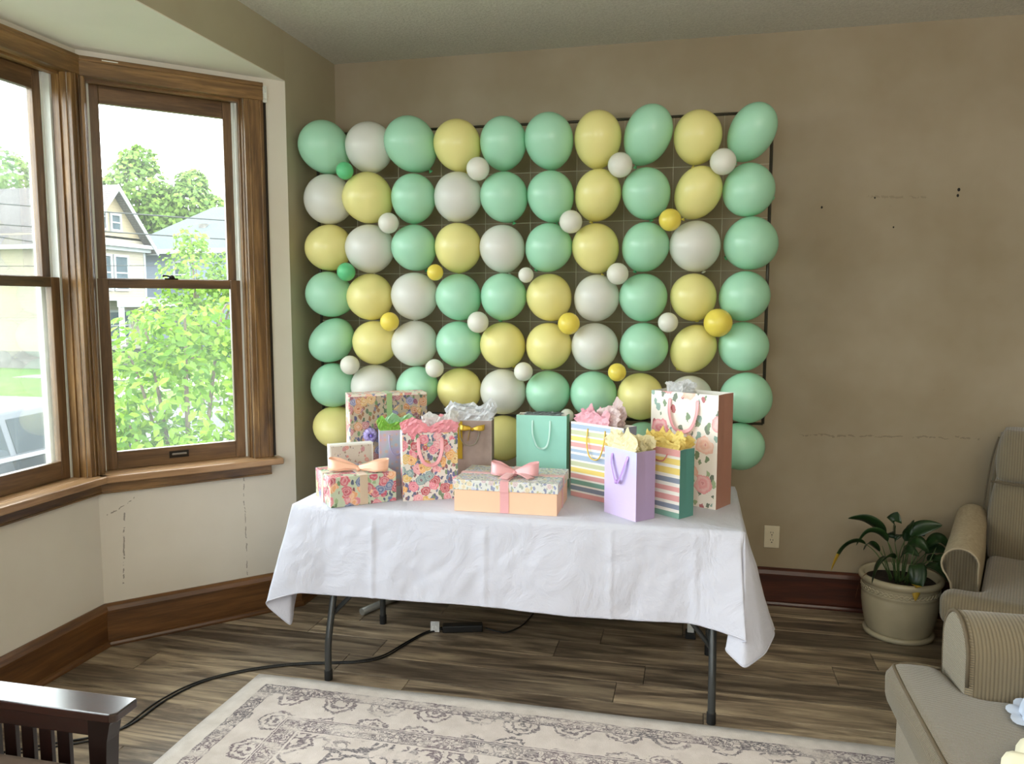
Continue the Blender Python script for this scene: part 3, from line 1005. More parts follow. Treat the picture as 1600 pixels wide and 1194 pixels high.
for (r_, c_, k, x, z, w_, h_, tilt) in BALL:
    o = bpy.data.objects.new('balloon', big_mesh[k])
    COL.objects.link(o)
    # bounding box -> half axes of the tilted shape
    a = abs(radians(tilt))
    ca2, sa2 = cos(a) ** 2, sin(a) ** 2
    H2, W2_ = (h_ / 2) ** 2, (w_ / 2) ** 2
    if abs(ca2 - sa2) > 0.3:
        L2 = (H2 * ca2 - W2_ * sa2) / (ca2 ** 2 - sa2 ** 2)
        S2 = (W2_ * ca2 - H2 * sa2) / (ca2 ** 2 - sa2 ** 2)
    else:
        L2, S2 = H2 * 1.08, W2_ * 0.93
    Lh, Sh = sqrt(max(L2, 0.008)), sqrt(max(S2, 0.008))
    Lh = min(Lh, 0.155); Sh = min(max(Sh, 0.100), 0.128)
    o.scale = (Sh, Sh * 0.98, Lh)
    lean = 0.5 + brr.uniform(-0.12, 0.12)
    o.rotation_euler = (lean, radians(tilt), 0)
    yy = -0.49 if c_ else -0.475
    o.location = (x, yy, z)
    nm = ROWN[r_]
    if c_ == 0: pos = 'at the left end of the %s' % nm
    elif c_ == 9: pos = 'at the right end of the %s' % nm
    elif r_ == 6: pos = {4: 'of the bottom row, just left of the mint gift bag', 7: 'of the bottom row, between the striped and the tall floral bags'}[c_]
    else: pos = '%s from the left in the %s' % (NTH[c_], nm)
    tag(o, 'large %s balloon %s' % (CN[k], pos), 'balloon', 'large balloons tied to the backdrop')
    q = bpy.data.objects.new('knot', kn[k])
    COL.objects.link(q)
    q.parent = o
    q.location = (0, 0, -0.985)
SMALL = [('m', -1.694, 2.251, 0.0425, 0), ('w', -1.469, 1.991, 0.0501, 1), ('w', -1.013, 2.235, 0.0547, 0), ('w', -0.341, 2.227, 0.0562, 0), ('w', 0.113, 2.224, 0.0577, 0), ('w', -0.566, 1.977, 0.0532, 1), ('y', -0.113, 1.975, 0.0501, 1), ('m', -1.698, 1.756, 0.0456, 2), ('y', -1.231, 1.749, 0.0395, 2), ('w', -0.779, 1.733, 0.0365, 2), ('w', -0.346, 1.735, 0.0501, 2), ('y', -1.471, 1.508, 0.0471, 3), ('w', -1.016, 1.508, 0.0517, 3), ('y', -0.572, 1.504, 0.0517, 3), ('w', -0.113, 1.512, 0.0456, 3), ('y', 0.109, 1.511, 0.0638, 3), ('w', -1.688, 1.288, 0.0486, 4), ('w', -1.239, 1.28, 0.0456, 4), ('w', -0.791, 1.272, 0.0456, 4), ('y', -0.343, 1.278, 0.0425, 4), ('w', -0.578, 1.065, 0.0334, 5)]
GAP = ['top and second rows', 'second and third rows', 'third and fourth rows', 'fourth and fifth rows', 'fifth and sixth rows', 'sixth and bottom rows']
seen = {}
tot = {}
for s in SMALL: tot[(s[4], s[0])] = tot.get((s[4], s[0]), 0) + 1
order = sorted(SMALL, key=lambda s: (s[4], s[1]))
CS = {'m': 'bright mint', 'w': 'white', 'y': 'bright yellow'}
for (k, x, z, r_, g_) in order:
    o = bpy.data.objects.new('small_balloon', small_mesh[k])
    COL.objects.link(o)
    o.location = (x, -0.600, z)
    o.scale = (r_, r_, r_ * 1.03)
    o.rotation_euler = (radians(65), brr.uniform(-.3, .3), 0)
    seen[(g_, k)] = seen.get((g_, k), 0) + 1
    n_ = seen[(g_, k)]; t_ = tot[(g_, k)]
    pre = '' if t_ == 1 else {1: 'leftmost ', t_: 'rightmost '}.get(n_, ('second ' if n_ == 2 else 'third ')+ 'from left, ')
    if g_ == 5: lab = 'tiny white balloon peeking above the right corner of the mint gift bag'
    else: lab = '%ssmall %s balloon %sbetween the %s of large balloons' % (pre, CS[k], '' if t_ > 1 else 'clipped ', GAP[g_])
    tag(o, lab.strip(), 'balloon', 'small accent balloons')

# ------------------------------------------------------------------ gift papers
def floral(name, bg, petals, leaves, s1=22, r1=0.42, s2=60, r2=0.33, keep=0.75, leafkeep=0.6, rough=0.45, ring=7.0, seedoff=0.0, centre=None):
    r1 *= 1.38; r2 *= 1.35; keep = min(1, keep * 1.15); leafkeep = min(1, leafkeep * 1.2)
    T = NT(name)
    v = T.coord()
    if seedoff:
        ad0 = T.n('VectorMath', operation='ADD'); T.l(v, ad0.inputs[0]); ad0.inputs[1].default_value = (seedoff, seedoff * .7, seedoff * .3); v = ad0.outputs[0]
    wob = T.noise(v, s1 * 2.2, 3, 0.6)
    sb = T.n('VectorMath', operation='SUBTRACT'); T.l(wob.outputs['Color'], sb.inputs[0]); sb.inputs[1].default_value = (.5, .5, .5)
    sc = T.n('VectorMath', operation='SCALE'); T.l(sb.outputs[0], sc.inputs[0]); sc.inputs['Scale'].default_value = 0.45 / s1
    ad = T.n('VectorMath', operation='ADD'); T.l(v, ad.inputs[0]); T.l(sc.outputs[0], ad.inputs[1])
    q = T.n('TexVoronoi'); q.inputs['Scale'].default_value = s1; T.l(ad.outputs[0], q.inputs['Vector'])
    p = T.n('TexVoronoi'); p.inputs['Scale'].default_value = s2; p.inputs['Randomness'].default_value = 1.0
    st = T.n('Mapping'); st.inputs['Scale'].default_value = (1.0, 1.0, 0.6); st.inputs['Rotation'].default_value = (0.4, 0.7, 0.3)
    T.l(ad.outputs[0], st.inputs['Vector']); T.l(st.outputs[0], p.inputs['Vector'])
    s = T.n('SeparateColor'); T.l(p.outputs['Color'], s.inputs[0])
    nL = len(leaves)
    lc = T.ramp(s.outputs[0], [(i / nL, c) for i, c in enumerate(leaves)], 'CONSTANT')
    lm = T.math('MULTIPLY', T.math('LESS_THAN', p.outputs['Distance'], r2), T.math('LESS_THAN', s.outputs[1], leafkeep))
    c = T.mix(T.math('MULTIPLY', lm, 0.85), bg, lc)
    s_ = T.n('SeparateColor'); T.l(q.outputs['Color'], s_.inputs[0])
    nP = len(petals)
    pc = T.ramp(s_.outputs[0], [(i / nP, x) for i, x in enumerate(petals)], 'CONSTANT')
    d = q.outputs['Distance']
    rg_ = T.math('MULTIPLY', T.math('ADD', T.math('SINE', T.math('MULTIPLY', d, ring * 6.28 / r1 / 2.2)), 1.0), 0.5)
    pc2 = T.mix(T.math('MULTIPLY', rg_, 0.32), pc, (1, 0.97, 0.93, 1))
    cen = T.math('LESS_THAN', d, r1 * 0.22)
    pc3 = T.mix(T.math('MULTIPLY', cen, 0.6), pc2, centre or lin(150, 40, 60))
    fm = T.math('MULTIPLY', T.math('LESS_THAN', d, r1), T.math('LESS_THAN', s_.outputs[1], keep))
    c = T.mix(T.math('MULTIPLY', fm, 0.92), c, pc3)
    T.set(c, rough, 0.4)
    return T.mat


def stripes(name, bands, h, rough=0.5):
    """bands: list of (colour, fraction) from the bottom up over height h"""
    T = NT(name)
    v = T.coord()
    sep = T.n('SeparateXYZ'); T.l(v, sep.inputs[0])
    f = T.math('DIVIDE', sep.outputs[2], h)
    tot_ = sum(b[1] for b in bands)
    stops, a = [], 0
    for col_, fr in bands:
        stops.append((a / tot_, col_)); a += fr
    return T.set(T.ramp(f, stops[:32], 'CONSTANT'), rough, 0.4)


def paper(name, col, rough=0.5, spec=0.4, var=0.02, metal=0.0):
    return plain(name, col, rough, var, 8, spec, metal)


def satin(name, col, metal=0.0):
    T = NT(name)
    v = T.coord((1, 1, 1))
    n = T.noise(v, 60, 2)
    T.bump(n.outputs['Fac'], 0.1, 0.0006)
    T.set(col, 0.32, 0.6, metal, sheen=0.3)
    translucent(T, col, 0.12)
    return T.mat


def tissue_mat(name, col, w=0.3, spots=None):
    T = NT(name)
    v = T.coord()
    n = T.noise(v, 45, 4, 0.7)
    T.bump(n.outputs['Fac'], 0.8, 0.004)
    c = col
    if spots:
        q = T.n('TexVoronoi'); q.inputs['Scale'].default_value = 70; T.l(v, q.inputs['Vector'])
        c = T.mix(T.math('MULTIPLY', T.math('LESS_THAN', q.outputs['Distance'], 0.28), 0.7), col, spots)
    T.set(c, 0.5, 0.4)
    translucent(T, col, w)
    return T.mat


TT = 0.7560   # top of the cloth on the table


def fc(fl, rot, w, d):
    """centre of a footprint from its front-left corner"""
    a = radians(rot)
    return (fl[0] + w / 2 * cos(a) - d / 2 * sin(a), fl[1] + w / 2 * sin(a) + d / 2 * cos(a), TT)


def strip(m, pts, widths, wdir, mi=0):
    """flat ribbon along pts; wdir one vector or one per point"""
    rows_ = []
    for i, p in enumerate(pts):
        w = widths[i] if isinstance(widths, (list, tuple)) else widths
        wd = Vector(wdir[i] if isinstance(wdir, list) else wdir).normalized()
        P = Vector(p)
        rows_.append([tuple(P + wd * (t - 0.5) * w) for t in (0, 0.25, 0.5, 0.75, 1)])
    m.grid(rows_, mi)


def bag(name, label, fl, rot, w, d, h, mf, ms, gusset=0.006):
    c = fc(fl, rot, w, d)
    e = empty(name, c, radians(rot), label, 'gift bag', 'gift bags on the table')
    x, y = w / 2, d / 2
    # outer skin: perimeter with gusset creases in the side faces
    def ring(z, ins, g):
        return [(-x + ins, -y + ins, z), (x - ins, -y + ins, z), (x - ins - g, 0, z), (x - ins, y - ins, z), (-x + ins, y - ins, z), (-x + ins + g, 0, z)]
    m = MB()
    zb = min(d * 0.55, h * 0.3)
    rings_ = [ring(0, 0, 0), ring(zb, 0, gusset * 0.2), ring(h * 0.65, 0, gusset * 0.7), ring(h, 0, gusset), ring(h, 0.0038, gusset), ring(h * 0.65, 0.0038, gusset * 0.7), ring(zb, 0.0038, gusset * 0.2), ring(0.003, 0.0038, 0)]
    base_i = 0
    vs = [p for r in rings_ for p in r]
    fs, mi = [], []
    for i in range(len(rings_) - 1):
        for k in range(6):
            k2 = (k + 1) % 6
            fs.append((i * 6 + k, i * 6 + k2, (i + 1) * 6 + k2, (i + 1) * 6 + k))
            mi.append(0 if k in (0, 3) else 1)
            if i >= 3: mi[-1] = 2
    m.add(vs, fs)
    m.m = mi
    m.f.append((5, 4, 3, 2, 1, 0)); m.m.append(0)
    n0 = 7 * 6
    m.f.append(tuple(n0 + k for k in range(6))); m.m.append(2)
    m.build('bag_body', [mf, ms, PAPER_IN], e)
    # bottom fold line
    f = MB().box(-x + 0.001, x - 0.001, -y - 0.0007, -y, zb - 0.0012, zb + 0.0002)
    f.build('fold_crease', mf, e)
    return e


def handle(e, w, d, h, mat, half, drop, width=None, r=0.0026, front=True, zt=0.022, sway=0.0, shape='U', parts=True):
    y = -d / 2 - 0.004
    zt = h - zt
    if shape == 'U':
        P = [(-half, y + 0.003, zt), (-half * 0.98, y - 0.006, zt - drop * 0.45), (-half * 0.62 + sway, y - 0.010, zt - drop * 0.88), (sway, y - 0.010, zt - drop),
             (half * 0.62 + sway, y - 0.010, zt - drop * 0.88), (half * 0.98, y - 0.006, zt - drop * 0.45), (half, y + 0.003, zt)]
    else:
        P = [(-half, y + 0.003, zt), (-half * 0.85, y - 0.008, zt - drop * 0.35), (-half * 0.45, y - 0.010, zt - drop * 0.8), (sway * .3, y - 0.012, zt - drop),
             (half * 0.25, y - 0.012, zt - drop * 0.9), (half * 0.75, y - 0.008, zt - drop * 0.4), (half, y + 0.003, zt)]
    pts = spline(P, 7)
    m = MB()
    if width:
        n = len(pts)
        wds, wd = [], []
        for i, p in enumerate(pts):
            a = pts[max(0, i - 1)]; b = pts[min(n - 1, i + 1)]
            t = (b - a).normalized()
            s = t.cross(Vector((0, 1, 0))).normalized()
            tw = 0.45 * sin(i / (n - 1) * pi * 2)
            wd.append(s + Vector((0, -1, 0)) * tw)
            wds.append(width * (0.45 if i in (0, n - 1) else 1.0))
        strip(m, pts, wds, wd)
        o = m.build('handle', mat, e, smooth=True, solid=0.0008)
    else:
        m.tube(pts, r, 8)
        o = m.build('handle', mat, e, smooth=True)
    # second handle standing folded inside the back panel, its grommets
    b = MB()
    bp = spline([(-half, d / 2 + 0.002, zt), (-half * .9, d / 2 + 0.006, zt - drop * .5), (0, d / 2 + 0.008, zt - drop), (half * .9, d / 2 + 0.006, zt - drop * .5), (half, d / 2 + 0.002, zt)], 5)
    b.tube(bp, r, 6)
    b.build('handle', mat, e, smooth=True)
    return o


def tissue(e, w, d, z, mat, hh, seed, sheets=3, spill=0.012, x0=None, x1=None, yoff=0.0, name='tissue_paper', peaks=3, lab=None):
    r = random.Random(seed)
    m = MB()
    x0 = -w / 2 + 0.004 if x0 is None else x0
    x1 = w / 2 - 0.004 if x1 is None else x1
    for s in range(sheets):
        yb = yoff + (-d / 2 + 0.006) + (d - 0.012) * (s / max(1, sheets - 1)) if sheets > 1 else yoff
        n = 22
        nz = 9
        ph = r.uniform(0, 10)
        tops = [r.uniform(0.45, 1.0) for _ in range(peaks * 2 + 2)]
        rows_ = []
        for j in range(nz + 1):
            f = j / nz
            row = []
            for i in range(n + 1):
                u = i / n
                pk = min(peaks * 2, max(0, (u + 0.06 * noise.noise(Vector((u * 3, ph, 1))) * min(1, 8 * u, 8 * (1 - u)))) * peaks * 2)
                k = min(int(pk), peaks * 2); t = pk - k
                # zig-zag of peaks and valleys
                a_, b_ = tops[k] * (1.0 if k % 2 else 0.62), tops[k + 1] * (1.0 if (k + 1) % 2 else 0.62)
                H = hh * (a_ + (b_ - a_) * t)
                zz = z - 0.035 + (H + 0.035) * f
                xx = x0 + (x1 - x0) * u
                spread = max(0, zz - z) / hh
                xx += (u - 0.5) * 2 * spill * spread
                yy = yb + (yb - yoff) / (d / 2 + 1e-6) * spill * spread
                cr = 0.014 * noise.noise(Vector((u * 6 + ph, f * 5, s * 3.1))) + 0.010 * noise.noise(Vector((u * 17 + ph, f * 12, s)))
                fade = min(1, max(0, (zz - z) / 0.012 + 0.3))
                yy = max(-d / 2 + 0.004, min(d / 2 - 0.004, yy)) if zz < z + 0.002 else yy
                if zz < z + 0.002: xx = max(-w / 2 + 0.015, min(w / 2 - 0.015, xx))
                row.append((xx + cr * 0.7 * fade, yy + cr * fade * 0.9, zz + 0.006 * noise.noise(Vector((u * 11, f * 9, s + ph))) * fade))
            rows_.append(row)
        m.grid(rows_)
    o = m.build(name, mat, e, solid=0.0005)
    if lab: o['label'] = lab
    return o


def bow(e, mat, pos, L, Hh, w, rot=0.0, tails=((0.06, -0.05), (-0.05, -0.05)), zdrop=0.0, knot=0.012, name='bow', rise=1.0):
    """two flared loops, a knot and tails, at pos (local), loops along local x turned by rot"""
    M_ = Matrix.Translation(pos) @ Matrix.Rotation(rot, 4, 'Z')
    root = None
    for s in (-1, 1):
        m = MB()
        P = [(0, 0, w * .30), (s * L * .35, -Hh * .30, w * .42), (s * L * .75, -Hh * .48, w * .55), (s * L * 1.0, -Hh * .10, w * .60), (s * L * .92, Hh * .38, w * .66), (s * L * .45, Hh * .25, w * .50), (0, 0.002, w * .30)]
        pts = spline(P, 6)
        n = len(pts)
        wd = [w * (0.30 + 0.70 * min(1, abs(p.x) / (L * .6))) for p in pts]
        dirs = [(0.30 * s * (i / n - .5), 0.42 - .2 * (i / n), 1) for i in range(n)]
        strip(m, [M_ @ p for p in pts], wd, [M_.to_3x3() @ Vector(q) for q in dirs])
        o = m.build(name if root is None else 'loop', mat, e if root is None else root, smooth=True, solid=0.0009)
        if root is None: root = o
    m = MB()
    k = [(0.0, -knot), (knot * .8, -knot * .7), (knot, 0), (knot * .8, knot * .7), (0, knot)]
    m.lathe(k, 12)
    m.v = [tuple(M_ @ Vector((p[0], p[1] * .9, p[2] + knot * .6))) for p in m.v]
    m.build('bow_knot', mat, root, smooth=True)
    for (tx, ty) in tails:
        m = MB()
        P = [(0, 0, 0.006), (tx * .35, ty * .35, 0.014), (tx * .7, ty * .7, 0.010 - zdrop * .4), (tx, ty, 0.003 - zdrop)]
        pts = spline(P, 5)
        dd = Vector((-ty, tx, 0)).normalized()
        strip(m, [M_ @ p for p in pts], [w * .35 + (w * .5) * min(1, i / 5) for i in range(len(pts))], M_.to_3x3() @ dd)
        m.build('tail', mat, root, smooth=True, solid=0.0009)
    return root


PAPER_IN = paper('plain_white_paper', lin(236, 234, 228), 0.6)
G1, G2, G3 = lin(92, 128, 84), lin(150, 176, 130), lin(60, 92, 72)
NAVY, BLUE, PINK, RED, PEACH, ORNG = lin(48, 58, 110), lin(110, 132, 178), lin(228, 130, 150), lin(190, 62, 84), lin(240, 180, 148), lin(236, 172, 84)

# --- A: floral wrapped box with peach bow
MA = floral('pink_blue_rose_wrap', lin(196, 206, 182), [lin(205, 84, 108), lin(226, 132, 150), lin(188, 60, 90), lin(90, 110, 160), lin(236, 168, 120)], [G1, G3, NAVY, G2, lin(130, 40, 70)], s1=24, r1=0.46, s2=62, keep=0.8)
FLA, RA, WA, DA, HA = (-1.444, -1.352), 40.0, 0.285, 0.255, 0.126
ga = empty('wrapped_gift', fc(FLA, RA, WA, DA), radians(RA), 'low gift box in pink and green rose paper with a peach ribbon bow', 'gift box', 'gift boxes on the table')
MB().box(-WA / 2, WA / 2, -DA / 2, DA / 2, 0, HA).build('wrapped_box', MA, ga, bevel=0.0025)
fl_ = MB()
fl_.add([(-WA / 2 - 0.0012, -DA / 2 + .004, HA - .004), (-WA / 2 - 0.0012, DA / 2 - .004, HA - .004), (-WA / 2 - 0.0016, DA * .18, HA * .35), (-WA / 2 - 0.0016, -DA * .18, HA * .35)], [(0, 1, 2, 3)])
fl_.build('folded_flap', MA, ga, solid=0.0008)
PEACH_R = satin('peach_satin_ribbon', lin(240, 188, 158))
CREAM_R = satin('cream_satin_ribbon', lin(222, 200, 176))
rb = MB()
xr = 0.0
for (a_, b_) in (((xr - .017, xr + .017), None),):
    rb.box(a_[0], a_[1], -DA / 2 - .0012, -DA / 2, 0.001, HA + .001).box(a_[0], a_[1], -DA / 2 - .0012, DA / 2 + .0012, HA, HA + .0014).box(a_[0], a_[1], DA / 2, DA / 2 + .0012, 0.001, HA + .001)
rb.box(-WA / 2 - .0030, WA / 2 + .0012, -.017, .017, HA, HA + .0016)
rb.box(-WA / 2 - .0030, -WA / 2 - .0018, -.017, .017, 0.001, HA + .001).box(WA / 2, WA / 2 + .0012, -.017, .017, 0.001, HA + .001)
rb.build('ribbon', CREAM_R, ga)
bow(ga, PEACH_R, (0.0, -0.045, HA + .004), 0.130, 0.052, 0.046, rot=radians(-32), tails=((0.125, -0.010), (-0.12, -0.018)), knot=0.010)

# --- B: small upright gift box behind A
MBx = floral('tiny_sprig_wrap', lin(206, 196, 184), [lin(200, 120, 110), lin(178, 100, 110)], [lin(150, 130, 110), lin(170, 120, 120), lin(120, 110, 130)], s1=34, r1=0.26, s2=80, r2=0.2, keep=0.45, leafkeep=0.45)
gb = empty('upright_gift_box', fc((-1.575, -1.085), 37, 0.200, 0.045), radians(37), 'small upright box with sprigged face and white rim behind the peach bow', 'gift box', 'gift boxes on the table')
MB().box(-.100, .100, -.0225, .0225, 0, .212).build('box_body', PAPER_IN, gb, bevel=0.002)
MB().box(-.092, .092, -.0237, -.0222, 0.006, .204).build('printed_face', MBx, gb)

# --- C: large box at the back left with green ribbon and purple rosette
MC = floral('muted_multicolour_floral_wrap', lin(182, 166, 146), [lin(176, 98, 106), lin(196, 130, 80), lin(140, 70, 96), lin(120, 124, 172), lin(206, 162, 96)], [G1, NAVY, lin(140, 90, 60), lin(96, 100, 130), G3], s1=26, r1=0.42, s2=66, r2=0.36, keep=0.8, leafkeep=0.75, seedoff=3.0)
gc = empty('large_gift_box', fc((-1.561, -0.902), 31.6, 0.372, 0.120), radians(31.6), 'large upright floral gift box with green ribbon and purple rosette at back left', 'gift box', 'gift boxes on the table')
MB().box(-.186, .186, -.060, .060, 0, .418).build('box_body', [floral('pale_floral_wrap', lin(236, 226, 214), [PINK, PEACH, lin(214, 110, 120)], [BLUE, G2, ORNG], s1=28, r1=.4, s2=60, keep=.6, seedoff=1.0)], gc, bevel=0.002)
MB().box(-.180, .186, -.0615, -.0595, 0.0, .408).build('printed_face', MC, gc)
GREEN_R = satin('sage_green_ribbon', lin(166, 196, 140))
MB().box(-.008, .018, -.0630, -.0612, 0.001, .419).box(-.008, .018, -.0630, .0612, .4178, .4198).build('ribbon', GREEN_R, gc)
LILAC = satin('lilac_ribbon', lin(176, 160, 220))
ros = MB()
rr_ = random.Random(5)
for k in range(11):
    a = 2 * pi * k / 11
    pts = [Vector((-0.088 + cos(a) * t * 0.036, -.064 - 0.020 * sin(pi * min(t, 1)) - .002 * k % .005, 0.225 + sin(a) * t * 0.036)) for t in (0, .3, .6, .85, 1.0, .9, .6, .2)]
    pts = [p + Vector((0, -0.006 * (i / 8), 0)) for i, p in enumerate(pts)]
    strip(ros, pts, 0.018, Vector((-sin(a), 0.3, cos(a))))
ros.build('rosette', LILAC, gc, smooth=True, solid=0.0006)
MB().lathe([(0, 0), (0.009, 0), (0.008, 0.006), (0, 0.009)], 12).build('rosette_centre', satin('violet_ribbon', lin(110, 84, 180)), gc, loc=(-.088, -.0905, .225), smooth=True).rotation_euler = (radians(90), 0, 0)

# --- D: small lavender dotted bag with green tissue
def dots_mat():
    T = NT('lavender_dotted_foil_paper')
    v = T.coord((1, 0.001, 1))
    q = T.n('TexVoronoi'); q.inputs['Scale'].default_value = 38; q.inputs['Randomness'].default_value = 0.35; T.l(v, q.inputs['Vector'])
    n = T.noise(T.coord(), 9, 2)
    c = T.ramp(n.outputs['Fac'], [(0.35, lin(196, 188, 222)), (0.5, lin(190, 208, 222)), (0.65, lin(214, 186, 208))])
    c = T.mix(T.math('MULTIPLY', T.math('LESS_THAN', q.outputs['Distance'], 0.30), 0.55), c, lin(236, 190, 160))
    return T.set(c, 0.22, 0.7, 0.15)


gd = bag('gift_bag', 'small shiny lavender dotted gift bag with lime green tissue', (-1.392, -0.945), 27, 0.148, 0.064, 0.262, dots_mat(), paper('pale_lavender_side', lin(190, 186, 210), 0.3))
handle(gd, .148, .064, .262, satin('lavender_cord', lin(190, 180, 220)), 0.03, 0.09)
tissue(gd, .150, .066, .262, tissue_mat('lime_green_tissue', lin(164, 220, 104), 0.35, lin(200, 230, 120)), 0.068, 21, 3, 0.022, peaks=3)
tissue(gd, .120, .040, .262, tissue_mat('pale_mint_tissue', lin(196, 232, 196), 0.4), 0.092, 5, 2, 0.018, x0=-.03, x1=.085, peaks=2, lab='pale mint sheet of tissue paper')

# --- E: floral bag with pink ribbon handle
ME = floral('dense_multicolour_floral_paper', lin(222, 214, 206), [ORNG, lin(228, 116, 140), lin(186, 60, 74), lin(222, 182, 92), lin(232, 150, 160), lin(120, 150, 150)], [NAVY, lin(70, 80, 140), lin(80, 110, 150), lin(120, 50, 70), G1], s1=24, r1=0.40, s2=72, r2=0.36, keep=0.85, leafkeep=0.85, seedoff=7.0)
MEs = floral('light_floral_paper', lin(236, 230, 222), [PINK, PEACH, RED], [G2, BLUE, G1], s1=24, r1=0.36, s2=60, keep=0.6, seedoff=2.0)
ge = bag('gift_bag', 'dense floral gift bag with pink ribbon handle and pink tissue', (-1.193, -1.176), 26, 0.237, 0.100, 0.295, ME, MEs)
PINK_R = satin('pink_satin_ribbon', lin(240, 166, 172))
handle(ge, .237, .100, .295, PINK_R, 0.050, 0.118, width=0.016)
tissue(ge, .240, .104, .295, tissue_mat('rose_pink_tissue', lin(250, 184, 196), 0.3), 0.070, 33, 2, 0.010, yoff=-.012, peaks=2)
tissue(ge, .215, .060, .295, tissue_mat('white_tissue', lin(238, 238, 238), 0.35), 0.118, 8, 3, 0.022, x0=-.02, x1=.125, yoff=.012, peaks=2, lab='white sheet of tissue paper')

# --- F: taupe bag with gold ribbon and silver tissue
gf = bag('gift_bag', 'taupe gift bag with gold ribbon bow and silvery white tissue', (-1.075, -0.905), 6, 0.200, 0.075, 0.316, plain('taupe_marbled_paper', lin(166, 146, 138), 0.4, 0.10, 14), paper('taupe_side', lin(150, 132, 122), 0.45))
GOLD = satin('gold_foil_ribbon', lin(214, 178, 48), 0.35)
handle(gf, .2, .075, .316, satin('grey_cord', lin(150, 140, 120)), 0.045, 0.09)
MB().box(-.100, -.035, -.0395, -.0380, .14, .312).build('gold_band', GOLD, gf)
bow(gf, GOLD, (0.012, -0.046, .272), 0.055, 0.030, 0.026, tails=((-0.02, -0.004),), zdrop=0.05, knot=0.008)
tissue(gf, .205, .080, .316, tissue_mat('silver_white_tissue', lin(228, 230, 234), 0.3), 0.105, 14, 4, 0.030, peaks=3)

# --- G: big lidded box with pink bow
MG = floral('pale_sprinkled_floral_lid_paper', lin(214, 214, 210), [lin(180, 186, 210), lin(214, 196, 160), lin(200, 176, 182)], [lin(130, 140, 180), lin(190, 180, 130), lin(150, 160, 150), lin(120, 126, 160)], s1=38, r1=0.34, s2=95, r2=0.34, keep=0.6, leafkeep=0.8, ring=3, centre=lin(160, 140, 120))
gg = empty('lidded_gift_box', fc((-0.936, -1.270), 0.8, 0.424, 0.290), radians(0.8), 'wide peach gift box with pale floral lid and pink bow, front centre', 'gift box', 'gift boxes on the table')
MB().box(-.212, .212, -.145, .145, 0, .100).build('box_base', paper('peach_card', lin(238, 196, 166), 0.4), gg, bevel=0.0015)
MB().box(-.217, .217, -.150, .150, .090, .131).build('lid', MG, gg, bevel=0.002)
PR2 = satin('blush_ribbon', lin(236, 176, 180))
xk = -0.002
rb = MB().box(xk - .018, xk + .018, -.1517, -.150, .088, .132).box(xk - .018, xk + .018, -.1470, -.1455, 0.001, .092).box(xk - .018, xk + .018, -.1517, .1517, .131, .1325)
rb.box(-.2187, .2187, -.016, .016, .131, .1328).box(.217, .2187, -.016, .016, .088, .132).box(.212, .2140, -.016, .016, .001, .092).box(-.2187, -.217, -.016, .016, .088, .132).box(-.2140, -.212, -.016, .016, .001, .092)
rb.build('ribbon', PR2, gg)
bow(gg, PR2, (0.018, -0.035, .134), 0.098, 0.046, 0.050, rot=radians(4), tails=((0.075, -0.062), (-0.035, -0.085)), knot=0.012)

# --- H: mint bag
MH = paper('mint_green_paper', lin(160, 220, 204), 0.4)
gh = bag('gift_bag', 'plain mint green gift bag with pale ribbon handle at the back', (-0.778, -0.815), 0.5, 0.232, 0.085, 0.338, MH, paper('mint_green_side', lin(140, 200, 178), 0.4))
handle(gh, .232, .085, .338, satin('pale_mint_ribbon', lin(190, 228, 216)), 0.040, 0.128, width=0.009, sway=0.004)
tissue(gh, .19, .07, .338, tissue_mat('grey_tissue', lin(120, 130, 130), 0.2), 0.012, 9, 2, 0.0, peaks=5)

# --- I: striped bag with yellow handle
wh, yl, pk, bl, gn, gy_, sl, tl = lin(238, 234, 226), lin(236, 212, 122), lin(224, 164, 162), lin(166, 184, 208), lin(196, 200, 166), lin(140, 146, 170), lin(134, 144, 162), lin(124, 164, 150)
bI = [(pk, 1.0), (wh, .4), (sl, 1.0), (wh, .4), (tl, 1.0), (wh, .4), (pk, 1.0), (wh, .4), (yl, 1.0), (wh, .4), (gn, 1.0), (wh, .4), (bl, 1.2), (wh, .5), (bl, .7), (wh, .5), (pk, 1.0), (wh, .4), (yl, 1.0), (wh, .4), (gn, 1.0), (wh, .4), (bl, 1.0), (wh, .5)]
gi = bag('gift_bag', 'pastel striped gift bag with yellow cord handle and pink tissue', (-0.512, -0.905), -32, 0.285, 0.090, 0.330, stripes('pastel_stripe_paper', bI, .33), paper('grey_blue_side', lin(140, 148, 170), 0.5))
handle(gi, .285, .09, .33, satin('yellow_cord', lin(232, 196, 70)), 0.047, 0.128, r=0.0032)
tissue(gi, .26, .09, .33, tissue_mat('pale_pink_tissue', lin(246, 196, 210), 0.3), 0.085, 41, 3, 0.004, x0=-.125, x1=.06, peaks=4)
tissue(gi, .2, .06, .33, tissue_mat('blush_white_tissue', lin(238, 222, 222), 0.35), 0.130, 3, 2, 0.012, x0=-.01, x1=.095, yoff=.01, peaks=1, lab='blush white sheet of tissue paper')

# --- J: lavender bag
def lav_mat():
    T = NT('lavender_ombre_paper')
    v = T.coord()
    n = T.noise(v, 6, 2)
    sep = T.n('SeparateXYZ'); T.l(v, sep.inputs[0])
    f = T.math('ADD', T.math('MULTIPLY', sep.outputs[2], 2.0), T.math('MULTIPLY', n.outputs['Fac'], 0.5))
    c = T.ramp(f, [(0.2, lin(205, 186, 222)), (0.6, lin(196, 184, 226)), (0.85, lin(186, 198, 234))])
    return T.set(c, 0.35, 0.5)


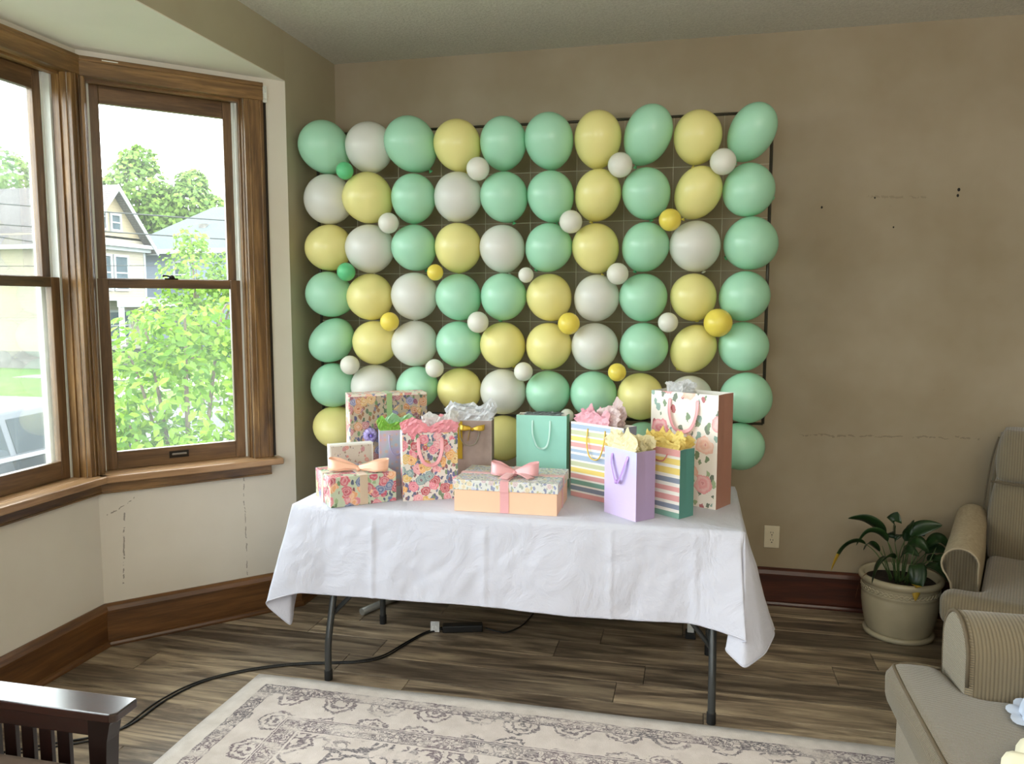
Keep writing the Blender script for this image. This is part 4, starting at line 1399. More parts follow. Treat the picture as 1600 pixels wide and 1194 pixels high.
gj = bag('gift_bag', 'small lavender gift bag with lilac ribbon handle, nearest the table front', (-0.337, -1.150), -43, 0.186, 0.100, 0.272, lav_mat(), paper('lavender_side', lin(176, 156, 196), 0.4))
LR = satin('lilac_satin_handle', lin(190, 150, 222))
handle(gj, .186, .10, .272, LR, 0.046, 0.108, width=0.013, shape='V', sway=-.01)
MB().lathe([(0, -.009), (.008, -.006), (.010, 0), (.008, .006), (0, .009)], 12).build('handle_knot', LR, gj, loc=(-.006, -.063, .142), smooth=True)
CY = tissue_mat('cream_yellow_tissue', lin(246, 238, 202), 0.3)
tissue(gj, .186, .10, .272, CY, 0.100, 52, 3, 0.010, peaks=2)
tissue(gj, .16, .08, .272, CY, 0.055, 17, 3, 0.016, x0=-.02, x1=.088, peaks=3)

# --- K: striped bag with teal side
bK = [(tl, 1.2), (wh, .7), (sl, 1.1), (wh, .7), (pk, 1.3), (wh, .8), (pk, 1.1), (wh, .8), (sl, 1.1), (wh, .8), (yl, 1.4), (wh, .7), (yl, 1.3), (wh, .6), (pk, 1.5)]
gk = bag('gift_bag', 'small striped gift bag with teal side and golden yellow tissue', (-0.186, -1.087), -37, 0.185, 0.090, 0.273, stripes('bold_stripe_paper', bK, .273), paper('teal_side', lin(92, 150, 142), 0.4))
handle(gk, .185, .09, .273, satin('rose_cord', lin(200, 110, 110)), 0.03, 0.03)
tissue(gk, .185, .09, .273, tissue_mat('golden_yellow_tissue', lin(246, 228, 142), 0.32), 0.075, 63, 4, 0.012, peaks=4)

# --- L: tall floral bag
ML = floral('large_rose_print_paper', lin(240, 234, 226), [lin(236, 160, 164), lin(240, 190, 170), lin(232, 140, 152), lin(244, 206, 170)], [G1, lin(120, 160, 150), G2, lin(72, 98, 76), lin(170, 60, 76)], s1=12.5, r1=0.37, s2=33, r2=0.27, keep=0.55, leafkeep=0.8, ring=4.0, seedoff=4.4, centre=lin(206, 84, 96))
gl = bag('gift_bag', 'tall rose print gift bag with dusty pink side, at the right end', (-0.169, -0.876), -28, 0.312, 0.135, 0.473, ML, paper('dusty_rose_side', lin(178, 130, 114), 0.4))
handle(gl, .312, .135, .473, PINK_R, 0.064, 0.135, width=0.016, zt=0.028)
tissue(gl, .3, .12, .473, tissue_mat('pearl_white_tissue', lin(228, 228, 230), 0.3), 0.080, 71, 2, 0.004, x0=-.10, x1=-.02, yoff=.02, peaks=1)

# ------------------------------------------------------------------ power cord, adapter, outlet
CORD = plain('black_cord_rubber', lin(20, 20, 20), 0.4, 0.03)
cz = 0.0045
path = [(-2.46, -2.16), (-2.27, -2.03), (-2.07, -1.88), (-2.045, -1.64), (-1.985, -1.46), (-1.84, -1.322), (-1.68, -1.235), (-1.53, -1.188), (-1.42, -1.15), (-1.33, -1.075), (-1.275, -0.90), (-1.225, -0.78), (-1.175, -0.748)]
cd = MB().tube(spline([(a, b, cz) for a, b in path], 8), 0.0042, 8).build('extension_cord', CORD, smooth=True)
tag(cd, 'black extension cord snaking over the plank floor past the left table leg', 'cord')
path2 = [(-2.46, -2.19), (-2.27, -2.06), (-2.085, -1.915), (-2.070, -1.66), (-2.015, -1.475), (-1.875, -1.325), (-1.70, -1.225), (-1.53, -1.172), (-1.43, -1.135), (-1.345, -1.06), (-1.29, -0.90), (-1.235, -0.765), (-1.178, -0.738)]
MB().tube(spline([(a, b, 0.0035) for a, b in path2], 8), 0.0034, 8).build('second_strand', CORD, cd, smooth=True)
MB().tube(spline([(-0.962, -0.680, .012), (-0.90, -0.690, cz), (-0.855, -0.690, cz), (-0.80, -0.60, cz), (-0.775, -0.45, cz), (-0.76, -0.30, cz), (-0.70, -0.10, cz)], 8), 0.0036, 8).build('far_strand', CORD, cd, smooth=True)
ad_rz = atan2(0.062, 0.201)
ad = MB().box(-.098, .098, -.024, .024, 0, .036).build('power_adapter', plain('matte_black_plastic', lin(24, 24, 25), 0.45, 0.03), loc=(-1.070, -0.714, 0.0), rz=ad_rz, bevel=0.006, seg=3)
tag(ad, 'black oblong power adapter lying under the table', 'adapter')
MB().tube([(-.098, 0, .016), (-.118, -.001, .013)], [.010, .006], 10).build('strain_relief', CORD, ad, smooth=True)


def tag_mat():
    T = NT('printed_white_tag')
    v = T.coord((1, 1, 1))
    sep = T.n('SeparateXYZ'); T.l(v, sep.inputs[0])
    ln = T.math('LESS_THAN', T.math('FRACT', T.math('MULTIPLY', sep.outputs[2], 160)), 0.4)
    n = T.noise(T.coord((300, 300, 60)), 1.0, 1)
    m_ = T.math('MULTIPLY', ln, T.math('GREATER_THAN', n.outputs['Fac'], 0.45))
    return T.set(T.mix(T.math('MULTIPLY', m_, 0.7), lin(228, 228, 225), lin(90, 90, 92)), 0.5)


tg = MB().box(-.024, .024, -.0006, .0006, 0, .050).build('care_tag', tag_mat(), ad, loc=(-.135, -.008, .002), rz=-0.25)
tg.rotation_euler = (radians(-18), radians(-8), radians(-25))
ow = plain('ivory_outlet_plastic', lin(214, 204, 180), 0.35, 0.02)
ou = MB().box(-.039, .039, -.006, -.0005, -.060, .060).build('wall_outlet', ow, loc=(0.431, 0, 0.366), bevel=0.003)
tag(ou, 'ivory duplex wall outlet above the baseboard right of the table', 'outlet')
for dz in (.020, -.020):
    rcp = MB()
    rcp.lathe([(0, 0), (.0165, 0), (.016, .002), (0, .002)], 24)
    rcp.v = [(p[0], -.006 - p[2], p[1] * .85 + dz) for p in rcp.v]
    f_ = rcp.build('receptacle', ow, ou)
    sl_ = MB().box(-.0075, -.0050, -.0088, -.0078, dz, dz + .009).box(.0045, .0070, -.0088, -.0078, dz, dz + .008).box(-.003, .003, -.0088, -.0078, dz - .011, dz - .006)
    sl_.build('slots', RUBBER, f_)
MB().box(-.002, .002, -.0072, -.0058, -.002, .002).build('screw', METAL_LIFT, ou)
NH = plain('dark_hole', lin(30, 24, 18), 0.8)
wb_ = bpy.data.objects['wall_back']
for (hx_, hz_, r_) in ((1.244, 2.150, .007), (1.241, 2.122, .006), (0.619, 2.082, .005), (0.866, 2.122, .004), (0.958, 1.976, .004)):
    q = MB().lathe([(0, 0), (r_, 0), (r_ * .7, .0012), (0, .0015)], 8)
    q.v = [(p[0], -.0003 - p[2], p[1] * 1.3) for p in q.v]
    q.build('nail_hole', NH, wb_, loc=(hx_ + 2.02, 0, hz_))

# ------------------------------------------------------------------ potted plant
GLAZE = plain('cream_glazed_ceramic', lin(186, 176, 150), 0.22, 0.05, 6, spec=0.6)
PX, PY = 1.005, -0.265
pot = empty('plant_pot', (PX, PY, 0), 0, 'round cream glazed flower pot with braided rim band beside the armchair', 'pot')
body = [(0.0, 0.012), (.128, .012), (.138, .018), (.150, .045), (.163, .10), (.171, .16), (.172, .20), (.170, .212), (.174, .216), (.172, .222), (.171, .250), (.174, .254), (.172, .260), (.180, .266), (.188, .276), (.189, .288), (.183, .297), (.172, .299), (.162, .292), (.160, .262), (.150, .250)]
MB().lathe(body, 56).build('pot_body', GLAZE, pot, smooth=True)
MB().lathe([(0.0, 0.0), (.135, 0.0), (.156, .004), (.160, .018), (.156, .026), (.142, .027), (.130, .020)], 48).build('saucer', GLAZE, pot, smooth=True)
bm_ = MB()
for ph in (0, pi):
    pts = []
    for k in range(180):
        a = 2 * pi * k / 180
        pts.append(((.1725 + .0015 * cos(24 * a + ph)) * cos(a), (.1725 + .0015 * cos(24 * a + ph)) * sin(a), .236 + .0085 * sin(24 * a + ph)))
    bm_.tube(pts, .0032, 5, closed=True)
bm_.build('braided_band', GLAZE, pot, smooth=True)
SOIL = plain('dark_potting_soil', lin(38, 28, 20), 0.95, 0.3, 60, bump=0.8)
so = MB()
rows = []
for j in range(9):
    r_ = .160 * j / 8 + .0005
    rows.append([(r_ * cos(2 * pi * k / 28), r_ * sin(2 * pi * k / 28), .262 + .006 * noise.noise(Vector((r_ * 30 * cos(2 * pi * k / 28), r_ * 30 * sin(2 * pi * k / 28), 0)))) for k in range(28)])
so.grid(rows, close_u=True)
so.build('soil', SOIL, pot, smooth=True)


def leaf_mat(name, tip):
    T = NT(name)
    v = T.coord()
    n = T.noise(v, 12, 3)
    c = T.ramp(n.outputs['Fac'], [(0.3, lin(20, 40, 20)), (0.7, lin(38, 66, 30))])
    if tip:
        at = T.n('Attribute', attribute_name='along')
        c = T.mix(T.math('GREATER_THAN', at.outputs['Fac'], 0.70), c, lin(196, 160, 56))
    T.set(c, 0.32, 0.5)
    translucent(T, c, 0.12)
    return T.mat


LEAF_G, LEAF_Y = leaf_mat('dark_green_leaf', False), leaf_mat('yellow_tipped_leaf', True)
STEMM = plain('green_leaf_stem', lin(72, 96, 48), 0.5, 0.1)
plant = empty('peace_lily', (PX, PY, 0.262), 0, 'dark green broad-leaved house plant with a few yellowing tips in the cream pot', 'plant')


def leaf(ctrl, split, width, mat, droopy=0.3, twist=0.0):
    pts = spline([(a, b, c - .262) for a, b, c in ctrl], 8)
    n = len(pts)
    k = int(n * split)
    m = MB().tube(pts[:k + 1], [0.0032 - 0.0014 * i / k for i in range(k + 1)], 6)
    st_ = None
    rows_, al = [], []
    for i in range(k, n):
        f = (i - k) / (n - 1 - k)
        t = (pts[min(n - 1, i + 1)] - pts[i - 1]).normalized()
        s = t.cross(Vector((0, 0, 1)))
        if s.length < 0.2: s = Vector((1, 0.2, 0))
        s.normalize()
        s = (s * cos(twist) + t.cross(s) * sin(twist)).normalized()
        up = s.cross(t).normalized()
        w = 1.3 * width * (sin(pi * min(1, f ** 0.75)) ** 0.85) + 0.0006
        rows_.append([tuple(pts[i] + s * w * q + up * (abs(q) * w * droopy)) for q in (-.5, -.25, 0, .25, .5)])
        al += [f] * 5
    lf = MB()
    lf.grid(rows_)
    o = lf.build('leaf', mat, plant, smooth=True)
    at = o.data.attributes.new('along', 'FLOAT', 'POINT')
    at.data.foreach_set('value', al)
    sd = o.modifiers.new('solid', 'SOLIDIFY'); sd.thickness = 0.0006
    m.build('stem', STEMM, o, smooth=True)


LV = [([(-.04, 0, .262), (-.12, -.03, .40), (-.20, -.04, .452), (-.27, -.05, .42), (-.325, -.05, .305)], .42, .052, LEAF_Y, .4, 0.5),
      ([(-.01, .02, .262), (-.05, .03, .42), (-.09, .03, .50), (-.16, .03, .548), (-.245, .02, .552)], .42, .052, LEAF_G, .3, 0.9),
      ([(0, 0, .262), (-.02, 0, .38), (-.035, 0, .46), (-.045, -.005, .53), (-.03, -.01, .605)], .48, .082, LEAF_G, .15, 1.2),
      ([(-.02, 0, .262), (-.04, -.01, .39), (-.09, -.02, .485), (-.16, -.03, .50), (-.215, -.04, .435)], .42, .045, LEAF_G, .4, 0.7),
      ([(-.03, -.03, .262), (-.03, -.08, .37), (-.08, -.12, .415), (-.13, -.15, .38), (-.165, -.17, .295)], .38, .050, LEAF_G, .4, 0.5),
      ([(.01, 0, .262), (.02, 0, .40), (.04, 0, .49), (.09, -.01, .535), (.165, -.02, .555)], .46, .058, LEAF_G, .3, 0.9),
      ([(.02, 0, .262), (.06, 0, .38), (.12, -.01, .46), (.16, -.02, .485), (.205, -.03, .44)], .42, .050, LEAF_G, .35, 0.6),
      ([(.02, .02, .262), (.07, .02, .35), (.13, .02, .42), (.16, .01, .43), (.20, .0, .42)], .42, .044, LEAF_G, .3, 0.8),
      ([(.03, -.02, .262), (.08, -.04, .36), (.15, -.06, .40), (.17, -.08, .37), (.185, -.09, .30)], .40, .055, LEAF_G, .4, 0.5),
      ([(.01, -.03, .262), (.02, -.09, .36), (.03, -.14, .385), (.03, -.175, .33), (.02, -.19, .235)], .38, .058, LEAF_Y, .3, 0.2),
      ([(.03, -.02, .262), (.06, -.06, .34), (.10, -.09, .375), (.14, -.11, .36), (.17, -.12, .315)], .42, .042, LEAF_G, .3, 0.4),
      ([(.02, .03, .262), (.04, .05, .38), (.05, .06, .46), (.08, .07, .50), (.12, .08, .47)], .45, .060, LEAF_G, .2, 0.9),
      ([(.00, .03, .262), (.00, .04, .38), (.02, .04, .45), (.04, .03, .50), (.05, .01, .565)], .50, .045, LEAF_G, .2, 1.3),
      ([(-.03, .03, .262), (-.06, .04, .34), (-.10, .04, .40), (-.14, .03, .43), (-.17, .01, .40)], .44, .036, LEAF_G, .3, 0.6),
      ([(.00, -.01, .262), (.01, -.02, .37), (.03, -.03, .44), (.06, -.05, .47), (.10, -.07, .43)], .42, .056, LEAF_G, .3, 0.7),
      ([(-.01, -.02, .262), (-.02, -.04, .35), (-.01, -.06, .41), (.01, -.08, .44), (.05, -.10, .42)], .42, .050, LEAF_G, .3, 0.6),
      ([(.05, 0, .262), (.09, .01, .33), (.13, .01, .38), (.16, .0, .36), (.18, -.01, .31)], .42, .040, LEAF_G, .4, 0.5)]
for args in LV: leaf(*args)
for k in range(12):
    a = k * 2.4
    x_, y_ = 0.05 * cos(a) * (k % 3 + 1) / 2, 0.05 * sin(a) * (k % 3 + 1) / 2
    MB().tube([(x_, y_, 0), (x_ * 1.4, y_ * 1.4, .07), (x_ * 2.0, y_ * 2.0, .10 + .05 * (k % 3))], [.0032, .0026, .0014], 6).build('stem', STEMM, plant, smooth=True)
DRY = plain('dry_brown_leaf', lin(120, 78, 44), 0.7, 0.2)
dl = MB()
strip(dl, spline([(-.165, -.06, .045), (-.186, -.07, .03), (-.205, -.075, -.02), (-.215, -.08, -.075)], 5), [.006, .012, .016, .018, .02, .02, .022, .022, .022, .02, .018, .016, .012, .008, .006, .002], (0.3, 1, 0))
dl.build('dry_leaf', DRY, plant, smooth=True, solid=0.0006)

# ------------------------------------------------------------------ upholstery
def corduroy(name, c1, c2, axis='X', pitch=0.0125, depth=0.004, strength=0.7, mixin=0.6):
    T = NT(name)
    v = T.coord()
    sep = T.n('SeparateXYZ'); T.l(v, sep.inputs[0])
    wob = T.noise(v, 3, 2)
    a = T.math('ADD', sep.outputs[{'X': 0, 'Y': 1, 'Z': 2}[axis]], T.math('MULTIPLY', wob.outputs['Fac'], 0.006))
    s = T.math('ABSOLUTE', T.math('SINE', T.math('MULTIPLY', a, pi / pitch)))
    n = T.noise(v, 300, 2, 0.7)
    n2 = T.noise(v, 7, 4, 0.6)
    hgt = T.math('ADD', T.math('MULTIPLY', s, 0.8), T.math('MULTIPLY', n.outputs['Fac'], 0.5))
    T.bump(hgt, strength, depth)
    c = T.mix(T.math('SUBTRACT', 1.0, T.math('MULTIPLY', T.math('SUBTRACT', 1.0, T.math('POWER', s, 0.7)), mixin)), c2, c1)
    c = T.mix(T.math('MULTIPLY', n2.outputs['Fac'], 0.25), c, c2)
    T.set(c, 0.9, 0.15, sheen=0.35)
    return T.mat


CF1, CF2 = lin(130, 118, 96), lin(66, 57, 44)
CORD_X = corduroy('taupe_ribbed_upholstery', CF1, CF2, 'X', 0.0105, 0.003, 0.6, 0.5)
CORD_F = corduroy('taupe_flat_upholstery', lin(110, 99, 78), lin(86, 76, 58), 'Y', 0.006, 0.0025, 0.8, 0.5)
CORD_S = corduroy('taupe_side_upholstery', lin(138, 125, 102), lin(100, 88, 68), 'Z', 0.007, 0.003, 0.9, 0.5)
PIPE = plain('taupe_piping', lin(92, 80, 62), 0.85, 0.05)
PIPE_L = plain('light_taupe_piping', lin(150, 136, 112), 0.85, 0.05)


def outline_extrude(m, prof, a0, a1, axis, mi=0, fat=0.0, steps=6):
    """profile (u, z) swept along an axis; ends slightly rounded"""
    n = len(prof)
    cu = sum(p[0] for p in prof) / n; czz = sum(p[1] for p in prof) / n
    rows_ = []
    for k, (t, s) in enumerate(((0.0, .93), (.015, .98), (.04, 1.0), (.5, 1.0 + fat), (.96, 1.0), (.985, .98), (1.0, .93))):
        a = a0 + (a1 - a0) * t
        ring = []
        for (u, z) in prof:
            uu, zz = cu + (u - cu) * s, czz + (z - czz) * s
            ring.append((a, uu, zz) if axis == 'x' else (uu, a, zz))
        rows_.append(ring)
    m.grid(rows_, mi, close_u=True)
    b = len(m.v) - 7 * n
    m.f.append(tuple(b + k for k in range(n))[::-1]); m.m.append(mi)
    m.f.append(tuple(b + 6 * n + k for k in range(n))); m.m.append(mi)
    return m


def arc(cx, cz_, r, a0, a1, n):
    return [(cx + r * cos(radians(a0 + (a1 - a0) * i / n)), cz_ + r * sin(radians(a0 + (a1 - a0) * i / n))) for i in range(n + 1)]


# foreground sofa facing left (-x)
sofa = empty('sofa', (1.20, -2.45, 0), 0, 'taupe ribbed sofa in the right foreground facing the bay window', 'sofa')
ox, oy = 1.20, -2.45


def L_(x, y): return (x - ox, y - oy)


ZS = 0.478


def cushion(m, poly, z0, z1, puff=0.02, r=0.035, mi=0, steps=5):
    """soft slab: outline inset towards top and bottom by rounded edge"""
    n = len(poly)
    P = [Vector((p[0], p[1], 0)) for p in poly]
    nr = []
    for i in range(n):
        e1 = (P[i] - P[i - 1]).normalized(); e2 = (P[(i + 1) % n] - P[i]).normalized()
        n1 = Vector((e1.y, -e1.x, 0)); n2 = Vector((e2.y, -e2.x, 0))
        b = (n1 + n2)
        nr.append(b.normalized() / max(0.5, b.normalized().dot(n1)) if b.length > 1e-6 else n1)
    rows_ = []
    prof = []
    for k in range(steps + 1):
        a = -pi / 2 + pi / 2 * k / steps
        prof.append((-(r - r * cos(a)), z0 + r + r * sin(a)))
    for k in range(steps + 1):
        a = pi / 2 * k / steps
        prof.append((-(r - r * cos(a)), z1 - r + r * sin(a)))
    prof = prof + [(-r * 1.10, z1)]
    mid = len(prof) / 2
    for i, (o_, z) in enumerate(prof):
        bul = puff * 0.5 * (1 - abs(i - mid) / mid)
        rows_.append([tuple(P[k] + nr[k] * (o_ + bul) + Vector((0, 0, z))) for k in range(n)])
    b0 = len(m.v)
    m.grid(rows_, mi, close_u=True)
    from mathutils.geometry import tessellate_polygon
    for ri, fl2 in ((len(rows_) - 1, False), (0, True)):
        for t3 in tessellate_polygon([[Vector(p) for p in rows_[ri]]]):
            a_, b_, c_ = (Vector(rows_[ri][q]) for q in t3)
            up_ = (b_ - a_).cross(c_ - a_).z > 0
            f_ = tuple(b0 + ri * n + q for q in (t3 if up_ != fl2 else t3[::-1]))
            m.f.append(f_); m.m.append(mi)


def roundpoly(pts, r=0.03, n=4, seg=0.08):
    out = []
    m = len(pts)
    for i in range(m):
        a, b, c = Vector(pts[i - 1]), Vector(pts[i]), Vector(pts[(i + 1) % m])
        u, v = (a - b).normalized(), (c - b).normalized()
        for k in range(n + 1):
            t = k / n
            p = (b + u * r) * (1 - t) ** 2 + b * 2 * t * (1 - t) + (b + v * r) * t * t
            out.append((p.x, p.y))
        L = (c - b).length - 2 * r
        q = int(L / seg)
        for k in range(1, q):
            p = b + v * (r + L * k / q)
            out.append((p.x, p.y))
    return out


cs_ = MB()
tp = [L_(0.625, -3.40), L_(1.60, -3.40), L_(1.60, -1.885), L_(0.80, -1.885), L_(0.775, -1.685), L_(0.620, -1.685)]
tp = roundpoly(tp[::1], 0.056)
cushion(cs_, tp, 0.335, ZS, 0.022, 0.045)
cs_.build('seat_cushion', CORD_F, sofa, smooth=True)
# piping along the top front edge of the cushion and round the wing
pp = [(*L_(0.633, -3.38), ZS - .012), (*L_(0.630, -2.6), ZS - .010), (*L_(0.632, -2.0), ZS - .012), (*L_(0.634, -1.76), ZS - .010), (*L_(0.645, -1.706), ZS - .010), (*L_(0.70, -1.693), ZS - .008), (*L_(0.775, -1.70), ZS - .012)]
MB().tube(spline(pp, 6), 0.0055, 8).build('piping', PIPE, sofa, smooth=True)
MB().box(*(L_(0.650, 0)[0], L_(2.05, 0)[0]), L_(0, -3.42)[1], L_(0, -1.70)[1], 0.05, 0.345).build('front_rail', CORD_S, sofa, bevel=0.03, seg=4)
MB().box(L_(1.55, 0)[0], L_(2.05, 0)[0], L_(0, -3.40)[1], L_(0, -1.66)[1], 0.30, 0.92).build('backrest', CORD_X, sofa, bevel=0.08, seg=5)
for (fx, fy_) in ((0.70, -1.78), (1.98, -1.78), (0.70, -3.3), (1.98, -3.3)):
    MB().lathe([(0, .012), (.018, .012), (.028, .06), (.028, .065), (0, .065)], 12).build('foot', W_BASER, sofa, loc=(*L_(fx, fy_), 0))
prof = [(-1.888, .20), (-1.888, .50), (-1.886, .56)] + arc(-1.775, .570, .112, 170, 10, 12) + [(-1.665, .52), (-1.672, .44), (-1.668, .20)]
prof = [(u - oy, z) for u, z in prof]
am = MB()
outline_extrude(am, prof, L_(0.79, 0)[0], L_(1.70, 0)[0], 'x')
am.build('arm', CORD_X, sofa, smooth=True)
fr = MB()
c0 = L_(0.787, 0)[0]
ins = [((u - (-1.778 - oy)) * .93 + (-1.778 - oy), (z - .45) * .95 + .45) for u, z in prof]
fr.add([(c0, u, z) for u, z in ins] + [(c0 + .02, u, z) for u, z in prof], [tuple(range(len(ins)))[::-1]] + [(k, (k + 1) % len(ins), len(ins) + (k + 1) % len(ins), len(ins) + k) for k in range(len(ins))])
fr.build('arm_front_panel', CORD_S, sofa)
MB().tube([(c0 + .004, u, z) for u, z in [((u - (-1.778 - oy)) * .985 + (-1.778 - oy), (z - .45) * .99 + .45) for u, z in prof][1:-1]], 0.0055, 8).build('piping', PIPE, sofa, smooth=True)

# armchair in the corner
ach = empty('armchair', (1.625, -0.60, 0), radians(-20.5), 'taupe ribbed armchair with rolled arms against the wall behind the plant', 'armchair')
bs = MB().box(-.40, .40, -.46, .36, .06, .33)
bs.build('base', CORD_X, ach, bevel=0.02)
sc_ = MB()
tp = roundpoly([(-.34, .20), (-.34, -.425), (-.475, -.425), (-.475, -.545), (.475, -.545), (.475, -.425), (.34, -.425), (.34, .20)], 0.052)
cushion(sc_, tp, .31, .448, .02, .042)
sc_.build('seat_cushion', CORD_X, ach, smooth=True)
for s in (-1, 1):
    pr2 = [(-.355, .10), (-.355, .46), (-.357, .52)] + arc(-.423, .540, .069, 15, 225, 14) + [(-.455, .46), (-.449, .42), (-.449, .10)]
    pr2 = [(u if s < 0 else -u, z) for u, z in pr2]
    if s > 0: pr2 = pr2[::-1]
    am = MB()
    outline_extrude(am, pr2, -.415, .30, 'y')
    am.v = [(x, y, z + .035 * max(0, (y + .1)) / .4) for x, y, z in am.v]
    am.build('arm', plain('taupe_arm_top_upholstery', lin(172, 158, 134), 0.9, 0.08, 80, spec=0.15, bump=0.3) if s < 0 else CORD_X, ach, smooth=True)
    fp = MB()
    cu_ = sum(p[0] for p in pr2) / len(pr2)
    i2 = [((u - cu_) * .92 + cu_, (z - .42) * .96 + .42) for u, z in pr2]
    i3 = [((u - cu_) * .98 + cu_, (z - .42) * .99 + .42) for u, z in pr2]
    nn_ = len(i2)
    fp.add([(u, -.423, z) for u, z in i2] + [(u, -.405, z) for u, z in i3], [tuple(range(nn_)), tuple(range(nn_))[::-1]] + [(k, (k + 1) % nn_, nn_ + (k + 1) % nn_, nn_ + k) for k in range(nn_)])
    fp.build('arm_front_panel', CORD_X, ach)
    MB().tube([(u, -.420, z) for u, z in i3[1:-1]], 0.0045, 8).build('piping', PIPE_L, ach, smooth=True)


def back_slab(m, w0, w1, z0, z1, y0, y1, th, lean, n=14, bulge=.035):
    """rounded back cushion; widths at bottom and top"""
    rows_ = []
    for j in range(n + 1):
        f = j / n
        z = z0 + (z1 - z0) * f
        e = min(1, sqrt(max(0, sin(pi * (0.06 + f * .88)))))
        w = (w0 + (w1 - w0) * f) * (0.90 + 0.10 * e)
        t = th * (0.55 + 0.45 * e)
        yc = y0 + (y1 - y0) * f
        ring = []
        for k in range(28):
            a = 2 * pi * k / 28
            cx_, sy_ = cos(a), sin(a)
            ring.append((w / 2 * (abs(cx_) ** .35) * (1 if cx_ > 0 else -1), yc + t / 2 * (abs(sy_) ** .55) * (1 if sy_ > 0 else -1) - bulge * e * (1 if sy_ < 0 else 0) * (abs(sy_) ** .5), z))
        rows_.append(ring)
    b = len(m.v)
    m.grid(rows_, 0, close_u=True)
    m.f.append(tuple(b + k for k in range(28))[::-1]); m.m.append(0)
    m.f.append(tuple(b + n * 28 + k for k in range(28))); m.m.append(0)
    return m


back_slab(MB(), .74, .70, .43, .80, .20, .27, .17, 0).build('lower_back_cushion', CORD_X, ach, smooth=True)
back_slab(MB(), .70, .66, .785, 1.015, .262, .325, .19, 0).build('head_cushion', CORD_X, ach, smooth=True)
back_slab(MB(), .78, .70, .10, .985, .31, .385, .10, 0, bulge=0).build('back_frame', CORD_X, ach, smooth=True)
sg = MB()
sg.tube(spline([(-.352, .16, .785), (-.2, .135, .782), (.0, .130, .780), (.2, .135, .782), (.352, .16, .785)], 6), .005, 6)
sg.build('piping', PIPE, ach, smooth=True)
sg = MB().tube(spline([(-.372, .27, .46), (-.378, .285, .62), (-.366, .30, .80), (-.352, .315, .90), (-.335, .325, .97)], 6), .0045, 6)
sg.build('piping', PIPE, ach, smooth=True)
for (fx, fy_) in ((-.36, -.40), (.36, -.40), (-.36, .30), (.36, .30)):
    MB().lathe([(0, .0), (.018, .0), (.026, .05), (.026, .07), (0, .07)], 12).build('foot', W_BASER, ach, loc=(fx, fy_, 0))

# ------------------------------------------------------------------ dark slatted wooden chair, lower left
CH = wood('dark_cherry_wood', lin(22, 8, 5), lin(38, 14, 8), lin(54, 22, 13), axis=0, rough=0.2, rand=False, spec=0.8)
CHV = wood('dark_cherry_wood_upright', lin(14, 6, 4), lin(24, 10, 7), lin(36, 15, 10), axis=2, rough=0.3, rand=False)
CH.node_tree.nodes['Principled BSDF'].inputs['Coat Weight'].default_value = 0.45
CH.node_tree.nodes['Principled BSDF'].inputs['Coat Roughness'].default_value = 0.12
mc = empty('slatted_wooden_chair', (-1.68, -2.95, 0.0125), 0, 'dark cherry slatted wooden armchair, its glossy arm in the lower left corner', 'chair')
mx, my = -1.68, -2.95
for s, yc in ((1, -2.685), (-1, -3.30)):
    Y = yc - my
    t = MB().prism([(-1.975 - mx, Y - .045), (-1.368 - mx, Y - .045), (-1.354 - mx, Y - .033), (-1.356 - mx, Y + .040), (-1.362 - mx, Y + .045), (-1.975 - mx, Y + .045)], .565, .588)
    t.build('arm', CH, mc, bevel=0.004, seg=3)
    MB().box(-1.93 - mx, -1.42 - mx, Y - .012, Y + .012, .505, .565).build('upper_rail', CH, mc, bevel=0.002)
    MB().box(-1.93 - mx, -1.42 - mx, Y - .012, Y + .012, .16, .215).build('lower_rail', CH, mc, bevel=0.002)
    # front post, flaring under the arm
    po = MB()
    rows_ = []
    for z, e in ((0, 0), (.05, .0), (.30, .0), (.42, .002), (.50, .008), (.545, .018), (.566, .028)):
        x0_, x1_ = -1.452 - mx, -1.407 - mx + e
        rows_.append([(x0_, Y - .022, z), (x1_, Y - .022, z), (x1_, Y + .022, z), (x0_, Y + .022, z)])
    po.grid(rows_, close_u=True)
    po.f += [(3, 2, 1, 0), tuple(24 + k for k in range(4))]; po.m += [0, 0]
    po.build('post', CHV, mc)
    MB().box(-1.96 - mx, -1.915 - mx, Y - .022, Y + .022, 0, .565).build('post', CHV, mc, bevel=0.002)
    for k in range(7):
        xs = -1.542 - mx - k * .0545
        MB().box(xs - .018, xs + .018, Y - .007, Y + .007, .213, .507).build('slat', CHV, mc, bevel=0.0015)
MB().box(-1.93 - mx, -1.42 - mx, -3.28 - my, -2.71 - my, .33, .37).build('seat_frame', CH, mc, bevel=0.003)
MB().box(-1.91 - mx, -1.43 - mx, -3.26 - my, -2.73 - my, .37, .46).build('seat_cushion', plain('brown_cushion_fabric', lin(90, 72, 58), 0.85, 0.05), mc, bevel=0.03, seg=4)
MB().box(-1.97 - mx, -1.93 - mx, -3.28 - my, -2.71 - my, .33, .44).box(-1.97 - mx, -1.93 - mx, -3.28 - my, -2.71 - my, .80, .90).build('back_rails', CH, mc, bevel=0.003)
for k in range(6): MB().box(-1.957 - mx, -1.943 - mx, -3.22 - my + k * .095, -3.18 - my + k * .095, .43, .81).build('back_slat', CHV, mc)

